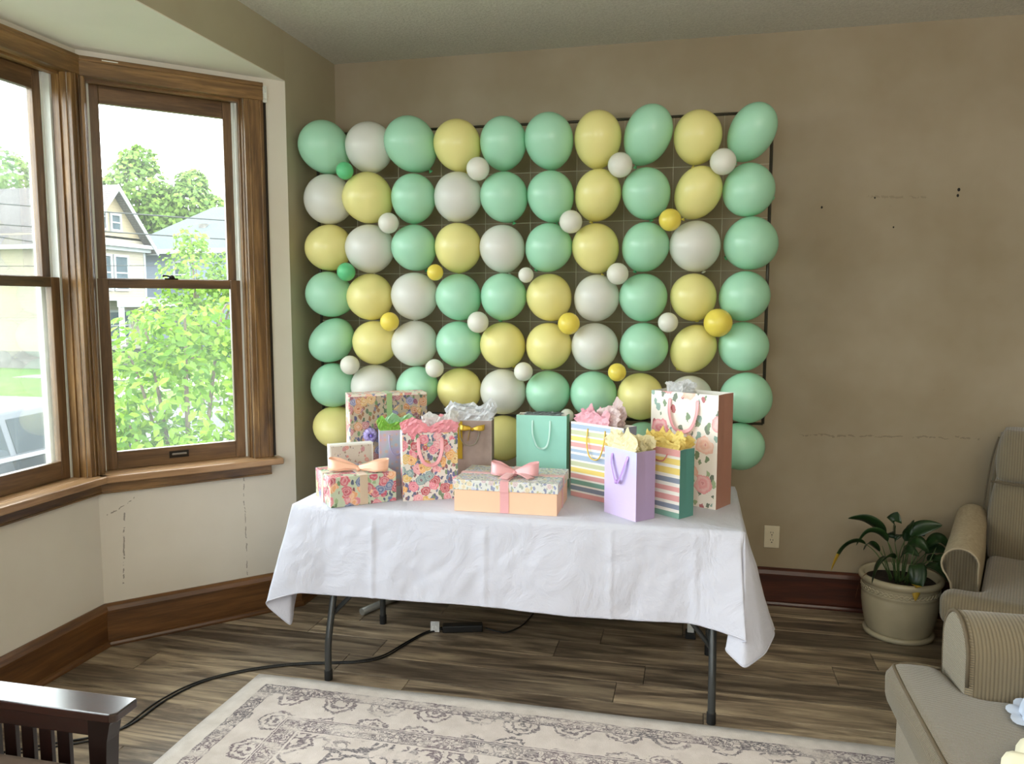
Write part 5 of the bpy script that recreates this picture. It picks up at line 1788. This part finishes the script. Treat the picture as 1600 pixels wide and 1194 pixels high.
# ------------------------------------------------------------------ things lying on the sofa seat
RUF = plain('cream_ruffled_cotton', lin(226, 220, 194), 0.75, 0.03, 20, spec=0.2, bump=0.2)
MAUVE = satin('dusty_mauve_ribbon', lin(176, 132, 124))
PBLUE = plain('pale_blue_white_cotton', lin(190, 200, 218), 0.7, 0.03, 12, spec=0.2, bump=0.3)
ds = empty('ruffled_garment', (1.000, -2.425, .484), 0, 'cream ruffled garment with a mauve ribbon band on the sofa seat, bottom right corner', 'clothes')
for tier, (r0, r1, z0, z1, nf) in enumerate(((.10, .275, .055, .012, 17), (.05, .21, .105, .055, 14))):
    m = MB()
    rows_ = []
    for j in range(9):
        f = j / 8
        row = []
        for k in range(144):
            a = 2 * pi * k / 144
            sc2 = 1 + .055 * f * sin(nf * a) + .03 * f * noise.noise(Vector((cos(a) * 2, sin(a) * 2, tier)))
            r_ = (r0 + (r1 - r0) * f) * sc2
            row.append((r_ * cos(a), r_ * 1.05 * sin(a), max(.004, z0 + (z1 - z0) * f + .022 * f * cos(nf * a) + .010)))
        rows_.append(row)
    m.grid(rows_, close_u=True)
    m.build('ruffle', RUF, ds, smooth=True, solid=0.002)
MB().lathe([(.062, .118), (.075, .112), (.085, .122), (.078, .150), (.060, .172), (.03, .182), (0, .184)], 36).build('bodice', plain('white_knit_cotton', lin(234, 234, 238), 0.8, 0.02), ds, smooth=True)
m = MB()
rows_ = [[((.140 + .018 * q) * cos(a), (.147 + .018 * q) * sin(a), .094 + .016 * sin(14 * a) * .7 - .018 * q) for a in [2 * pi * k / 120 for k in range(120)]] for q in (0, .5, 1)]
m.grid(rows_, close_u=True)
m.build('ribbon_band', MAUVE, ds, smooth=True, solid=0.0015)
hat = MB()
rows_ = []
for j in range(17):
    f = j / 16
    a0 = pi / 2 * f
    row = []
    for k in range(72):
        a = 2 * pi * k / 72
        r_ = .098 * cos(a0) * (1 + .03 * sin(12 * a) * (1 - f)) + .0006
        row.append((r_ * cos(a), r_ * sin(a), .105 * sin(a0)))
    rows_.append(row)
hat.grid(rows_, close_u=True)
rows_ = [[((.098 + .028 * q) * (1 + .05 * q * sin(12 * a)) * cos(a), (.098 + .028 * q) * (1 + .05 * q * sin(12 * a)) * sin(a), .006 - .004 * q + .008 * q * (1 + cos(12 * a)) / 2) for a in [2 * pi * k / 72 for k in range(72)]] for q in (0, .5, 1)]
hat.grid(rows_, close_u=True)
hh_ = hat.build('baby_bonnet', PBLUE, loc=(0.985, -2.018, .484), smooth=True)
tag(hh_, 'pale blue-white gathered bonnet on the sofa seat at the right edge', 'bonnet')

# ------------------------------------------------------------------ outside: ground, street
def grass_mat():
    T = NT('lawn_grass')
    v = T.coord()
    n = T.noise(v, 1.2, 4)
    n2 = T.noise(v, 40, 3)
    c = T.ramp(T.math('ADD', T.math('MULTIPLY', n.outputs['Fac'], .6), T.math('MULTIPLY', n2.outputs['Fac'], .4)), [(0.35, lin(62, 86, 34)), (0.65, lin(84, 108, 48))])
    T.bump(n2.outputs['Fac'], 0.6, 0.03)
    return T.set(c, 0.9, 0.1)


GRASS = grass_mat()
CONC = plain('pale_concrete', lin(98, 92, 84), 0.85, 0.05, 2)
ASPH = plain('grey_asphalt', lin(64, 64, 66), 0.9, 0.06, 3)
gm = MB()
# cross-section across the street (x), long in y
sec = [(-2.9, -1.05), (-6.2, -1.32), (-6.4, -1.34)]
gm.add([(-2.95, -30, -1.02), (-6.0, -30, -1.30), (-6.0, 60, -1.30), (-2.95, 60, -1.02)], [(0, 1, 2, 3)[::-1]])
gm.add([(-14.4, -30, -1.24), (-80, -30, -.95), (-80, 90, -.95), (-14.4, 90, -1.24)], [(0, 1, 2, 3)[::-1]])
gm.add([(-2.95, 1.0, -1.02), (60, 1.0, -1.02), (60, 90, -1.02), (-2.95, 90, -1.02)], [(0, 1, 2, 3)])
tag(gm.build('lawn', GRASS), kind='structure')
tag(MB().box(-14.2, -6.0, -30, 90, -1.50, -1.36).build('street', ASPH), kind='structure')
sw = MB().box(-6.15, -6.0, -30, 90, -1.4, -1.28).box(-14.4, -14.2, -30, 90, -1.4, -1.24)
tag(sw.build('kerb', CONC), kind='structure')
wk = MB()
for k in range(42):
    wk.box(-17.9, -16.5, -24 + k * 1.5, -24 + k * 1.5 + 1.48, -1.22, -1.205)
tag(wk.build('sidewalk', CONC), kind='structure')
tag(MB().box(-25.0, -17.9, 20.4, 21.5, -1.20, -1.17).build('garden_path', CONC), kind='structure')


# ------------------------------------------------------------------ houses across the street
def siding(name, c1, c2, lap=0.13):
    T = NT(name)
    v = T.coord()
    sep = T.n('SeparateXYZ'); T.l(v, sep.inputs[0])
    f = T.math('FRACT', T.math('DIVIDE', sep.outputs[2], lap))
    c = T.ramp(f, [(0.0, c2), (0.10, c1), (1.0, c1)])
    T.bump(f, 0.5, 0.02)
    return T.set(c, 0.7, 0.3)


def shingle(name, c1, c2):
    T = NT(name)
    v = T.coord((1, 1, 1))
    b = T.n('TexBrick')
    b.inputs['Scale'].default_value = 3.0
    b.inputs['Color1'].default_value = c1
    b.inputs['Color2'].default_value = tuple(x * 1.12 for x in c1[:3]) + (1,)
    b.inputs['Mortar'].default_value = c2
    b.inputs['Mortar Size'].default_value = 0.03
    T.l(v, b.inputs['Vector'])
    n = T.noise(v, 1.5, 4)
    return T.set(T.mix(T.math('MULTIPLY', n.outputs['Fac'], 0.4), b.outputs['Color'], c2), 0.9, 0.1)


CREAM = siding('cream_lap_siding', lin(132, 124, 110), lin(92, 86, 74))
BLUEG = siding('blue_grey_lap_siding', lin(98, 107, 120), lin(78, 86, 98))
TRIM = plain('white_house_trim', lin(134, 136, 138), 0.6, 0.02)
ROOF_G = shingle('grey_brown_shingles', lin(88, 84, 84), lin(70, 66, 66))
ROOF_B = shingle('light_grey_shingles', lin(78, 84, 86), lin(62, 68, 70))
PANE = plain('dark_house_glass', lin(62, 72, 78), 0.2, 0.2, 1.5, spec=0.15)
FOUND = plain('stone_foundation', lin(96, 92, 88), 0.9, 0.2, 3)
BRWN = plain('brown_window_trim', lin(128, 96, 66), 0.6, 0.05)


def house_window(par, axis, a, c0, c1, z0, z1, mat=TRIM, sgn=1, double=True):
    """window on a wall; axis 'x' means the wall faces x at x=a, c = y range"""
    fr, gl = MB(), MB()
    t = .10
    d = .06 * sgn

    def bx(m, u0, u1, w0, w1, e0, e1):
        lo, hi = sorted((a + e0 * sgn, a + e1 * sgn))
        if axis == 'x': m.box(lo, hi, u0, u1, w0, w1)
        else: m.box(u0, u1, lo, hi, w0, w1)
    bx(fr, c0, c0 + t, z0, z1, 0, .08); bx(fr, c1 - t, c1, z0, z1, 0, .08)
    bx(fr, c0 + t, c1 - t, z0, z0 + t, 0, .09); bx(fr, c0 + t, c1 - t, z1 - t, z1, 0, .08)
    zm = (z0 + z1) / 2
    if double: bx(fr, c0 + t, c1 - t, zm - .03, zm + .03, 0, .06)
    f = fr.build('window', mat, par)
    for za, zb in (((z0 + t, zm - .03), (zm + .03, z1 - t)) if double else ((z0 + t, z1 - t),)):
        g = MB(); bx(g, c0 + t, c1 - t, za, zb, .005, .03)
        g.build('pane', PANE, f)


hc = empty('cream_house', (-25, 26, -1.1), 0, 'cream sided house with white trimmed gable and brown-grey roof across the street', 'house')
hx0, hy0, hz0 = -25, 26, -1.1


def HB(m): m.v = [(x - hx0, y - hy0, z - hz0) for x, y, z in m.v]; return m


XF, YA, YB, ZE, ZR = -25.0, 24.0, 28.1, 4.45, 6.75
YM = 26.05
HB(MB().box(-39, XF, YA, YB, -.45, ZE + .1)).build('wall', CREAM, hc)
HB(MB().box(-39.05, XF + .05, YA - .05, YB + .05, -1.3, -.45)).build('foundation', FOUND, hc)
g = MB().add([(XF, YA, ZE), (XF, YB, ZE), (XF, YM, ZR - .12), (XF - .2, YA, ZE), (XF - .2, YB, ZE), (XF - .2, YM, ZR - .12)], [(0, 1, 2), (5, 4, 3), (0, 3, 4, 1), (1, 4, 5, 2), (2, 5, 3, 0)])
HB(g).build('gable_wall', siding('peach_cream_siding', lin(136, 122, 100), lin(110, 98, 78)), hc)
sl = (ZR - ZE) / (YB - YM)
ov = .38
for sgn, yw in ((-1, YA), (1, YB)):
    ye = yw + sgn * ov
    ze = ZE - sl * ov * .92
    rf = MB().add([(-39.3, ye, ze), (XF + .45, ye, ze), (XF + .45, YM, ZR), (-39.3, YM, ZR), (-39.3, ye, ze - .16), (XF + .45, ye, ze - .16), (XF + .45, YM, ZR - .16), (-39.3, YM, ZR - .16)],
                  [(0, 1, 2, 3), (7, 6, 5, 4), (0, 4, 5, 1), (1, 5, 6, 2), (2, 6, 7, 3), (3, 7, 4, 0)])
    HB(rf).build('roof', ROOF_G, hc)
    rk = MB().add([(XF + .46, ye, ze - .02), (XF + .50, ye, ze - .02), (XF + .50, YM, ZR + .02), (XF + .46, YM, ZR + .02), (XF + .46, ye, ze - .26), (XF + .50, ye, ze - .26), (XF + .50, YM, ZR - .26), (XF + .46, YM, ZR - .26)],
                  [(0, 1, 2, 3), (7, 6, 5, 4), (0, 4, 5, 1), (1, 5, 6, 2), (2, 6, 7, 3), (3, 7, 4, 0)])
    HB(rk).build('rake_board', TRIM, hc)
    HB(MB().box(-39.2, XF + .46, min(ye, ye + sgn * .1), max(ye, ye + sgn * .1), ze - .2, ze - .02)).build('gutter', TRIM, hc)
HB(MB().box(XF - .02, XF + .45, YA - .35, YB + .35, ZE - .36, ZE - .20).box(XF, XF + .25, YA - .2, YB + .2, ZE - .52, ZE - .36)).build('gable_return', TRIM, hc)
for yc in (YA, YB): HB(MB().box(XF - .12, XF + .04, yc - .06, yc + .06, -.45, ZE - .4)).build('corner_board', TRIM, hc)
fr0 = hc
house_tmp = []
for (c0, c1, z0, z1) in ((24.85, 25.75, 4.75, 5.95), (25.95, 26.65, 4.75, 5.55), (25.0, 25.95, 2.15, 3.75), (26.05, 27.0, 2.15, 3.75), (25.1, 26.9, -.05, 1.3)):
    house_window(hc, 'x', XF - hx0, c0 - hy0, c1 - hy0, z0 - hz0, z1 - hz0)
for (c0, c1, z0, z1) in ((-36.6, -35.6, 2.3, 3.8), (-36.6, -35.6, .2, 1.7)):
    house_window(hc, 'y', YA - hy0, c0 - hx0, c1 - hx0, z0 - hz0, z1 - hz0, sgn=-1)
# porch in front
HB(MB().box(XF, XF + 1.7, YA + .3, YB + 1.6, 1.72, 1.86).box(XF + 1.55, XF + 1.7, YA + .3, YB + 1.6, 1.45, 1.72).box(XF, XF + 1.7, YB + 1.45, YB + 1.6, 1.45, 1.72)).build('porch_roof', TRIM, hc)
HB(MB().box(XF, XF + 1.6, YA + .4, YB + 1.5, -.35, -.2)).build('porch_floor', CONC, hc)
for yc in (YA + .5, YM, YB + 1.4): HB(MB().box(XF + 1.5, XF + 1.66, yc - .08, yc + .08, -.2, 1.45)).build('porch_post', TRIM, hc)
HB(MB().box(XF + .0, XF + .5, YB - .1, YB + 1.4, -.3, 1.5)).build('porch_wing', BLUEG, hc)
house_window(hc, 'x', XF + .5 - hx0, YB + .1 - hy0, YB + 1.1 - hy0, .3 - hz0, 1.35 - hz0, BRWN)
# meter box and pipes on the side wall
HB(MB().box(-31.2, -30.9, YA - .14, YA, .2, .55).tube([(-31.05, YA - .08, .55), (-31.05, YA - .08, 3.9)], .03, 6).tube([(-31.05, YA - .08, .2), (-31.05, YA - .08, -1.0)], .03, 6)).build('meter_box', TRIM, hc)

hb = empty('blue_house', (-23, 33, -1.1), 0, 'blue-grey sided house with light grey hip roof behind the cream house', 'house')
hx0, hy0, hz0 = -23, 33, -1.1
HB(MB().box(-28.5, -14, 31.5, 38.5, -1.1, 4.25)).build('wall', BLUEG, hb)
x0_, x1_, y0_, y1_, ze, zr = -29.0, -13.5, 31.0, 39.0, 4.30, 6.85
rf = MB().add([(x0_, y0_, ze), (x1_, y0_, ze), (x1_, y1_, ze), (x0_, y1_, ze), (x0_ + 3.2, 35, zr), (x1_ - 3.0, 35, zr)], [(0, 1, 5, 4), (1, 2, 5), (2, 3, 4, 5), (3, 0, 4), (3, 2, 1, 0)])
HB(rf).build('roof', ROOF_B, hb)
HB(MB().box(x0_, x1_, y0_ - .06, y0_ + .02, ze - .22, ze + .02).box(x0_, x1_, y0_ + .02, 31.5, ze - .08, ze)).build('gutter', TRIM, hb)
HB(MB().box(-25.35, -24.95, 32.9, 33.3, 5.4, 5.75)).build('roof_vent', FOUND, hb)
house_window(hb, 'y', 31.5 - hy0, -25.9 - hx0, -24.95 - hx0, 2.35 - hz0, 3.75 - hz0, sgn=-1)
house_window(hb, 'y', 31.5 - hy0, -21.5 - hx0, -20.5 - hx0, 2.35 - hz0, 3.75 - hz0, sgn=-1)


# ------------------------------------------------------------------ trees and bushes
def foliage_mat(name, c1, c2, w=0.45):
    T = NT(name)
    g = T.n('NewGeometry')
    r = T.n('Attribute', attribute_name='tint')
    c = T.mix(r.outputs['Fac'], c1, c2)
    T.set(c, 0.55, 0.25)
    translucent(T, c, w)
    return T.mat


LEAF_BUSH = foliage_mat('bright_green_bush_leaf', lin(60, 96, 20), lin(112, 142, 34), 0.48)
LEAF_TREE = foliage_mat('light_green_tree_leaf', lin(66, 94, 30), lin(104, 130, 48), 0.4)
LEAF_SHR = foliage_mat('yellow_green_shrub_leaf', lin(68, 100, 26), lin(108, 138, 40), 0.4)
BARK = plain('grey_brown_bark', lin(96, 82, 68), 0.9, 0.2, 12)


def leaf_shape(L, w):
    return ([(0, 0, 0), (-w * .5, L * .35, .06 * L), (0, L * .4, 0), (w * .5, L * .35, .06 * L), (-w * .32, L * .72, .02 * L), (0, L * .75, -.04 * L), (w * .32, L * .72, .02 * L), (0, L, -.12 * L)],
            [(0, 2, 1), (0, 3, 2), (1, 2, 5, 4), (2, 3, 6, 5), (4, 5, 7), (5, 6, 7)])


def crown(blobs, n, size, seed, simple=True, lo_cut=-9, per_leaf=None):
    r = random.Random(seed)
    V, F, Tn = [], [], []
    tot_ = sum(b[3] ** 2 for b in blobs)
    out = []
    for (bx, by, bz, br_, sq) in blobs:
        k = int(n * br_ ** 2 / tot_)
        for _ in range(k):
            d = Vector((r.gauss(0, 1), r.gauss(0, 1), r.gauss(0, 1))).normalized()
            rad = br_ * (r.uniform(.55, 1.0) ** .6) * (1 + .18 * noise.noise(d * 2.5 + Vector((bx, by, bz))))
            p = Vector((bx, by, bz)) + Vector((d.x * rad, d.y * rad, d.z * rad * sq))
            if p.z < lo_cut: continue
            nrm = (d + Vector((r.uniform(-.8, .8), r.uniform(-.8, .8), r.uniform(-.2, 1.0)))).normalized()
            t = nrm.cross(Vector((r.uniform(-1, 1), r.uniform(-1, 1), r.uniform(-1, .3)))).normalized()
            b = nrm.cross(t)
            s = size * r.uniform(.65, 1.25)
            out.append((p, t, b, nrm, s, r.random()))
    return out


def foliage(name, leaves, mat, parent, simple=True, group=None):
    V, F, Tn = [], [], []
    for (p, t, b, nrm, s, q) in leaves:
        i = len(V)
        if simple:
            V += [tuple(p + t * s * .5), tuple(p + b * s * .45 - nrm * s * .12), tuple(p - t * s * .5), tuple(p - b * s * .45 - nrm * s * .12)]
            F.append((i, i + 1, i + 2, i + 3))
            Tn += [q] * 4
        else:
            vs, fs = leaf_shape(s, s * .50)
            V += [tuple(p + b * v[0] + t * v[1] + nrm * v[2]) for v in vs]
            F += [tuple(i + j for j in f) for f in fs]
            Tn += [q] * len(vs)
    me = bpy.data.meshes.new(name)
    me.from_pydata(V, [], F)
    me.materials.append(mat)
    a = me.attributes.new('tint', 'FLOAT', 'POINT')
    a.data.foreach_set('value', Tn)
    o = bpy.data.objects.new(name, me)
    COL.objects.link(o)
    o.parent = parent
    o['kind'] = 'stuff'
    return o


def tree(name, label, cat, base, blobs, n, size, mat, seed, trunk, simple=True, group=None):
    e = empty(name, base, 0, label, cat, group)
    lv = crown([(b[0], b[1], b[2], b[3], b[4]) for b in blobs], n, size, seed)
    foliage('foliage', lv, mat, e, simple)
    m = MB()
    top = blobs[0]
    m.tube(spline([(0, 0, -.3), (0.02, 0, top[2] * .4), (top[0] * .5, top[1] * .5, top[2] * .9)], 4), [trunk * (1 - .06 * k) for k in range(9)], 8)
    rr = random.Random(seed)
    for b in blobs:
        m.tube([(0.01, 0, top[2] * .35), ((b[0]) * .6, b[1] * .6, (top[2] * .35 + b[2]) * .5), (b[0], b[1], b[2] + b[3] * .3)], [trunk * .55, trunk * .38, trunk * .12], 6)
    m.build('trunk', BARK, e, smooth=True)
    return e


tree('tall_tree', 'tall light green tree rising behind the cream gable', 'tree', (-36.6, 42.6, -1.26),
     [(0, 0, 9.4, 2.0, 1.05), (-1.6, -.6, 8.7, 1.5, .95), (1.5, .5, 8.3, 1.5, 1.0), (.3, 0, 11.1, 1.15, .9), (-2.2, -1.0, 7.2, 1.2, .9), (1.2, .9, 6.6, 1.5, .9), (-.6, 0, 7.0, 1.6, .9)], 5200, .36, LEAF_TREE, 1, .22, group='trees behind the houses').scale = (1.1, 1.1, 1.1)
tree('tall_tree', 'rounded light green tree behind the grey hip roof', 'tree', (-33.3, 43.7, -1.26),
     [(0, 0, 8.6, 1.6, 1.0), (-1.0, -.5, 7.6, 1.3, .9), (1.3, .6, 8.0, 1.3, 1.0), (.2, 0, 9.9, 1.0, .9), (1.0, .8, 6.8, 1.4, .9), (2.9, 1.3, 6.9, .9, .7)], 4200, .34, LEAF_TREE, 2, .2, group='trees behind the houses').scale = (1.1, 1.1, 1.1)
tree('tall_tree', 'thin wispy tree at the right edge of the upper window sash', 'tree', (-30.4, 45.1, -1.26),
     [(0, 0, 8.6, .8, 1.3), (.5, .3, 7.4, .9, 1.0), (.9, .4, 9.6, .5, 1.2), (2.3, 1, 8.0, 1.1, 1.1)], 1100, .30, LEAF_TREE, 3, .12, group='trees behind the houses').scale = (1.1, 1.1, 1.1)
tree('tall_tree', 'green tree above the grey-brown roof in the left window', 'tree', (-46.2, 41.7, -1.26),
     [(0, 0, 9.6, 2.6, 1.0), (-2.6, -1, 9.0, 2.2, 1.0), (1.8, 1.2, 8.6, 2.0, .95), (3.3, 2.2, 8.0, 1.5, .9), (-5.5, -3, 9.5, 2.6, 1.0)], 5200, .38, LEAF_TREE, 4, .26, group='trees behind the houses').scale = (1.1, 1.1, 1.1)
tree('street_tree', 'small soft green tree in front of the blue-grey house', 'tree', (-11.9, 13.0, -1.2),
     [(0, 0, 3.35, .95, 1.0), (.5, .3, 2.6, 1.1, .95), (-.4, -.4, 2.3, .9, .9), (.9, .5, 3.4, .8, 1.0), (-.1, 0, 4.25, .45, 1.0), (.2, .1, 1.4, 1.1, .9)], 4200, .13, LEAF_SHR, 5, .08)

# the leafy bush right outside window 2: nearest leaves one by one, the rest joined
bush = empty('leafy_bush', (-4.55, 2.08, -1.15), 0, 'big bright green leafy bush filling the lower sash outside the angled window', 'bush')
bl_ = [(0, 0, 1.75, .80, .9), (.55, .45, 2.05, .62, .9), (-.38, -.25, 2.0, .55, .9), (-.42, -.05, 2.40, .34, .9), (.1, -.1, 2.45, .42, .8), (.95, .7, 1.45, .60, .9), (-.35, -.3, 1.35, .55, .9), (0, -.1, .95, .85, .8), (-.75, .5, 1.5, .6, .9), (.6, -.45, 1.25, .55, .9),
       (.25, .35, 2.55, .33, .9), (-.4, -.5, .6, .75, .7), (.7, .3, .7, .8, .7), (1.2, 1.0, 2.0, .55, .9)]
lv = crown(bl_, 7800, .100, 9)
camv = Vector((4.55, -4.3 - 2.08, 1.6 + 1.15))
lv.sort(key=lambda q: (q[0] - camv).length)
near, far = lv[:280], lv[280:]
foliage('foliage', far, LEAF_BUSH, bush, simple=False)
protos = []
for k in range(4):
    vs, fs = leaf_shape(.125, .060 + .005 * k)
    me = bpy.data.meshes.new('leaf')
    me.from_pydata(vs, [], fs)
    me.materials.append(LEAF_BUSH)
    a = me.attributes.new('tint', 'FLOAT', 'POINT')
    a.data.foreach_set('value', [.3 + .2 * k] * len(vs))
    protos.append(me)
for k, (p, t, b, nrm, s, q) in enumerate(near):
    o = bpy.data.objects.new('leaf', protos[k % 4])
    COL.objects.link(o)
    o.parent = bush
    M_ = Matrix((b, t, nrm)).transposed().to_4x4()
    sc3 = s / .125
    o.matrix_local = Matrix.Translation(p) @ M_ @ Matrix.Diagonal((sc3, sc3, sc3, 1))
tw = MB()
rr = random.Random(4)
for (bx, by, bz, r_, sq) in bl_:
    tw.tube(spline([(rr.uniform(-.12, .12), rr.uniform(-.12, .12), -.1), (bx * .3, by * .3, bz * .45), (bx * .8, by * .8, bz), (bx * 1.05, by * 1.05, bz + r_ * .6)], 4), [.028 - .0019 * k for k in range(13)], 6)
tw.build('branches', BARK, bush, smooth=True)
low = tree('low_shrub', 'low light green shrub beside the parked car, at the foot of the left window', 'shrub', (-4.55, 0.22, -1.15),
           [(0, 0, 1.30, .26, .8), (-.2, -.35, 1.0, .40, .8), (.22, .3, 1.15, .30, .8), (0, 0, .7, .45, .9)], 800, .09, LEAF_SHR, 12, .02, simple=False)

# ------------------------------------------------------------------ parked car
def car():
    e = empty('parked_car', (-9.35, 3.9, -1.36), 0, 'dark grey car parked on the street, seen through the left window', 'car')
    # side profile along y, body + greenhouse
    low_ = [(-2.25, .28), (-2.30, .55), (-2.22, .82), (-1.9, .93), (2.0, 1.0), (2.25, .92), (2.32, .6), (2.25, .28)]
    m = MB()
    rows_ = []
    for x, s in ((-.90, .94), (-.93, .98), (-.86, 1.0), (0, 1.0), (.86, 1.0), (.93, .98), (.90, .94)):
        rows_.append([(x, y * (s if abs(x) > .88 else 1), .3 + (z - .3) * s) for y, z in low_])
    m.grid([r + [r[0]] for r in rows_])
    m.f.append(tuple(range(8))); m.m.append(0)
    b = 6 * 9
    m.f.append(tuple(b + k for k in range(8))[::-1]); m.m.append(0)
    m.build('body', plain('dark_grey_car_paint', lin(44, 46, 52), 0.35, 0.03, 3, spec=0.12), e, smooth=False, bevel=0.04, seg=3)
    gh_ = [(-1.35, .94), (-.75, 1.55), (1.45, 1.60), (2.05, .98)]
    m = MB()
    rows_ = []
    for t, (i0, i1) in ((0, (.0, .0)), (1, (.0, .0))):
        pass
    bot = [(-.86, y, z) for y, z in gh_]
    V = []
    for x, tx in ((1, .66), (-1, .66)):
        V += [(x * .86, gh_[0][0], gh_[0][1]), (x * tx, gh_[1][0], gh_[1][1]), (x * tx, gh_[2][0], gh_[2][1]), (x * .86, gh_[3][0], gh_[3][1])]
    m.add(V, [(3, 2, 1, 0), (4, 5, 6, 7), (0, 1, 5, 4), (1, 2, 6, 5), (2, 3, 7, 6), (0, 4, 7, 3)])
    m.build('greenhouse', plain('silver_car_pillar_paint', lin(96, 98, 104), 0.4, 0.02, spec=0.1), e, bevel=0.05, seg=3)
    for sx in (1, -1):
        for (ya, yb, yc, yd) in ((-1.12, -.62, .10, .10), (.20, .20, 1.36, 1.62)):
            q = MB()
            def pt(y, z, off=.012):
                f = (z - .96) / (1.55 - .96)
                return (sx * (.86 - .20 * f + off), y, z)
            P = [pt(ya, 1.02), pt(yb, 1.46), pt(yc, 1.49), pt(yd, 1.02)]
            Q = [(p[0] - sx * .01, p[1], p[2]) for p in P]
            q.add(P + Q, [(0, 1, 2, 3), (7, 6, 5, 4), (0, 4, 5, 1), (1, 5, 6, 2), (2, 6, 7, 3), (3, 7, 4, 0)])
            q.build('side_window', plain('dark_car_glass', lin(34, 42, 48), 0.1, 0.05, spec=0.15), e)
        MB().box(sx * .90 - .03, sx * .90 + .03, -1.9, 1.9, .96, 1.0).build('chrome_trim', plain('bright_trim', lin(150, 152, 155), 0.4, 0.02, spec=0.2), e)
        for yw in (-1.45, 1.45):
            w = MB()
            w.lathe([(0, 0), (.20, 0), (.22, .02), (.32, .03), (.335, .08), (.335, .17), (.31, .21), (0, .21)], 24)
            w.v = [(sx * (.74 + p[2]), p[0] + yw, p[1] + .335) for p in w.v]
            w.build('wheel', RUBBER, e, smooth=True)
            w = MB(); w.lathe([(0, 0), (.19, 0), (.20, -.015), (0, -.02)], 20)
            w.v = [(sx * (.955 + p[2] * -.3), p[0] + yw, p[1] + .335) for p in w.v]
            w.build('hubcap', METAL_LIFT, e)
    return e


car()

# ------------------------------------------------------------------ overhead wires
WIREB = plain('black_overhead_wire', lin(24, 25, 26), 0.6, 0.05)
for n_, (a, b, r_, lab) in enumerate((((-30, 8, 5.2), (-2, 31, 4.3), .022, 'upper of the two thick overhead wires crossing the gable'),
                                      ((-30, 8, 4.6), (-2, 31, 3.65), .022, 'lower of the two thick overhead wires crossing the gable'),
                                      ((-26, 10, 6.05), (-2, 30, 8.5), .012, 'thin overhead wire rising to the right across the sky'),
                                      ((-22, 12, 10.2), (-4, 29, 5.6), .012, 'thin overhead wire descending from the top of the window'),
                                      ((-28, 10, 2.6), (-2, 31, 4.0), .012, 'thin overhead wire low over the grey hip roof'),
                                      ((-32, 6, 6.6), (-23.8, 22, 3.8), .028, 'service wire running down to the corner of the cream house'))):
    a, b = Vector(a), Vector(b)
    pts = [a.lerp(b, t / 12) + Vector((0, 0, -.35 * sin(pi * t / 12))) for t in range(13)]
    tag(MB().tube(pts, r_, 5).build('overhead_wire', WIREB, smooth=True), lab, 'wire', 'overhead wires outside')
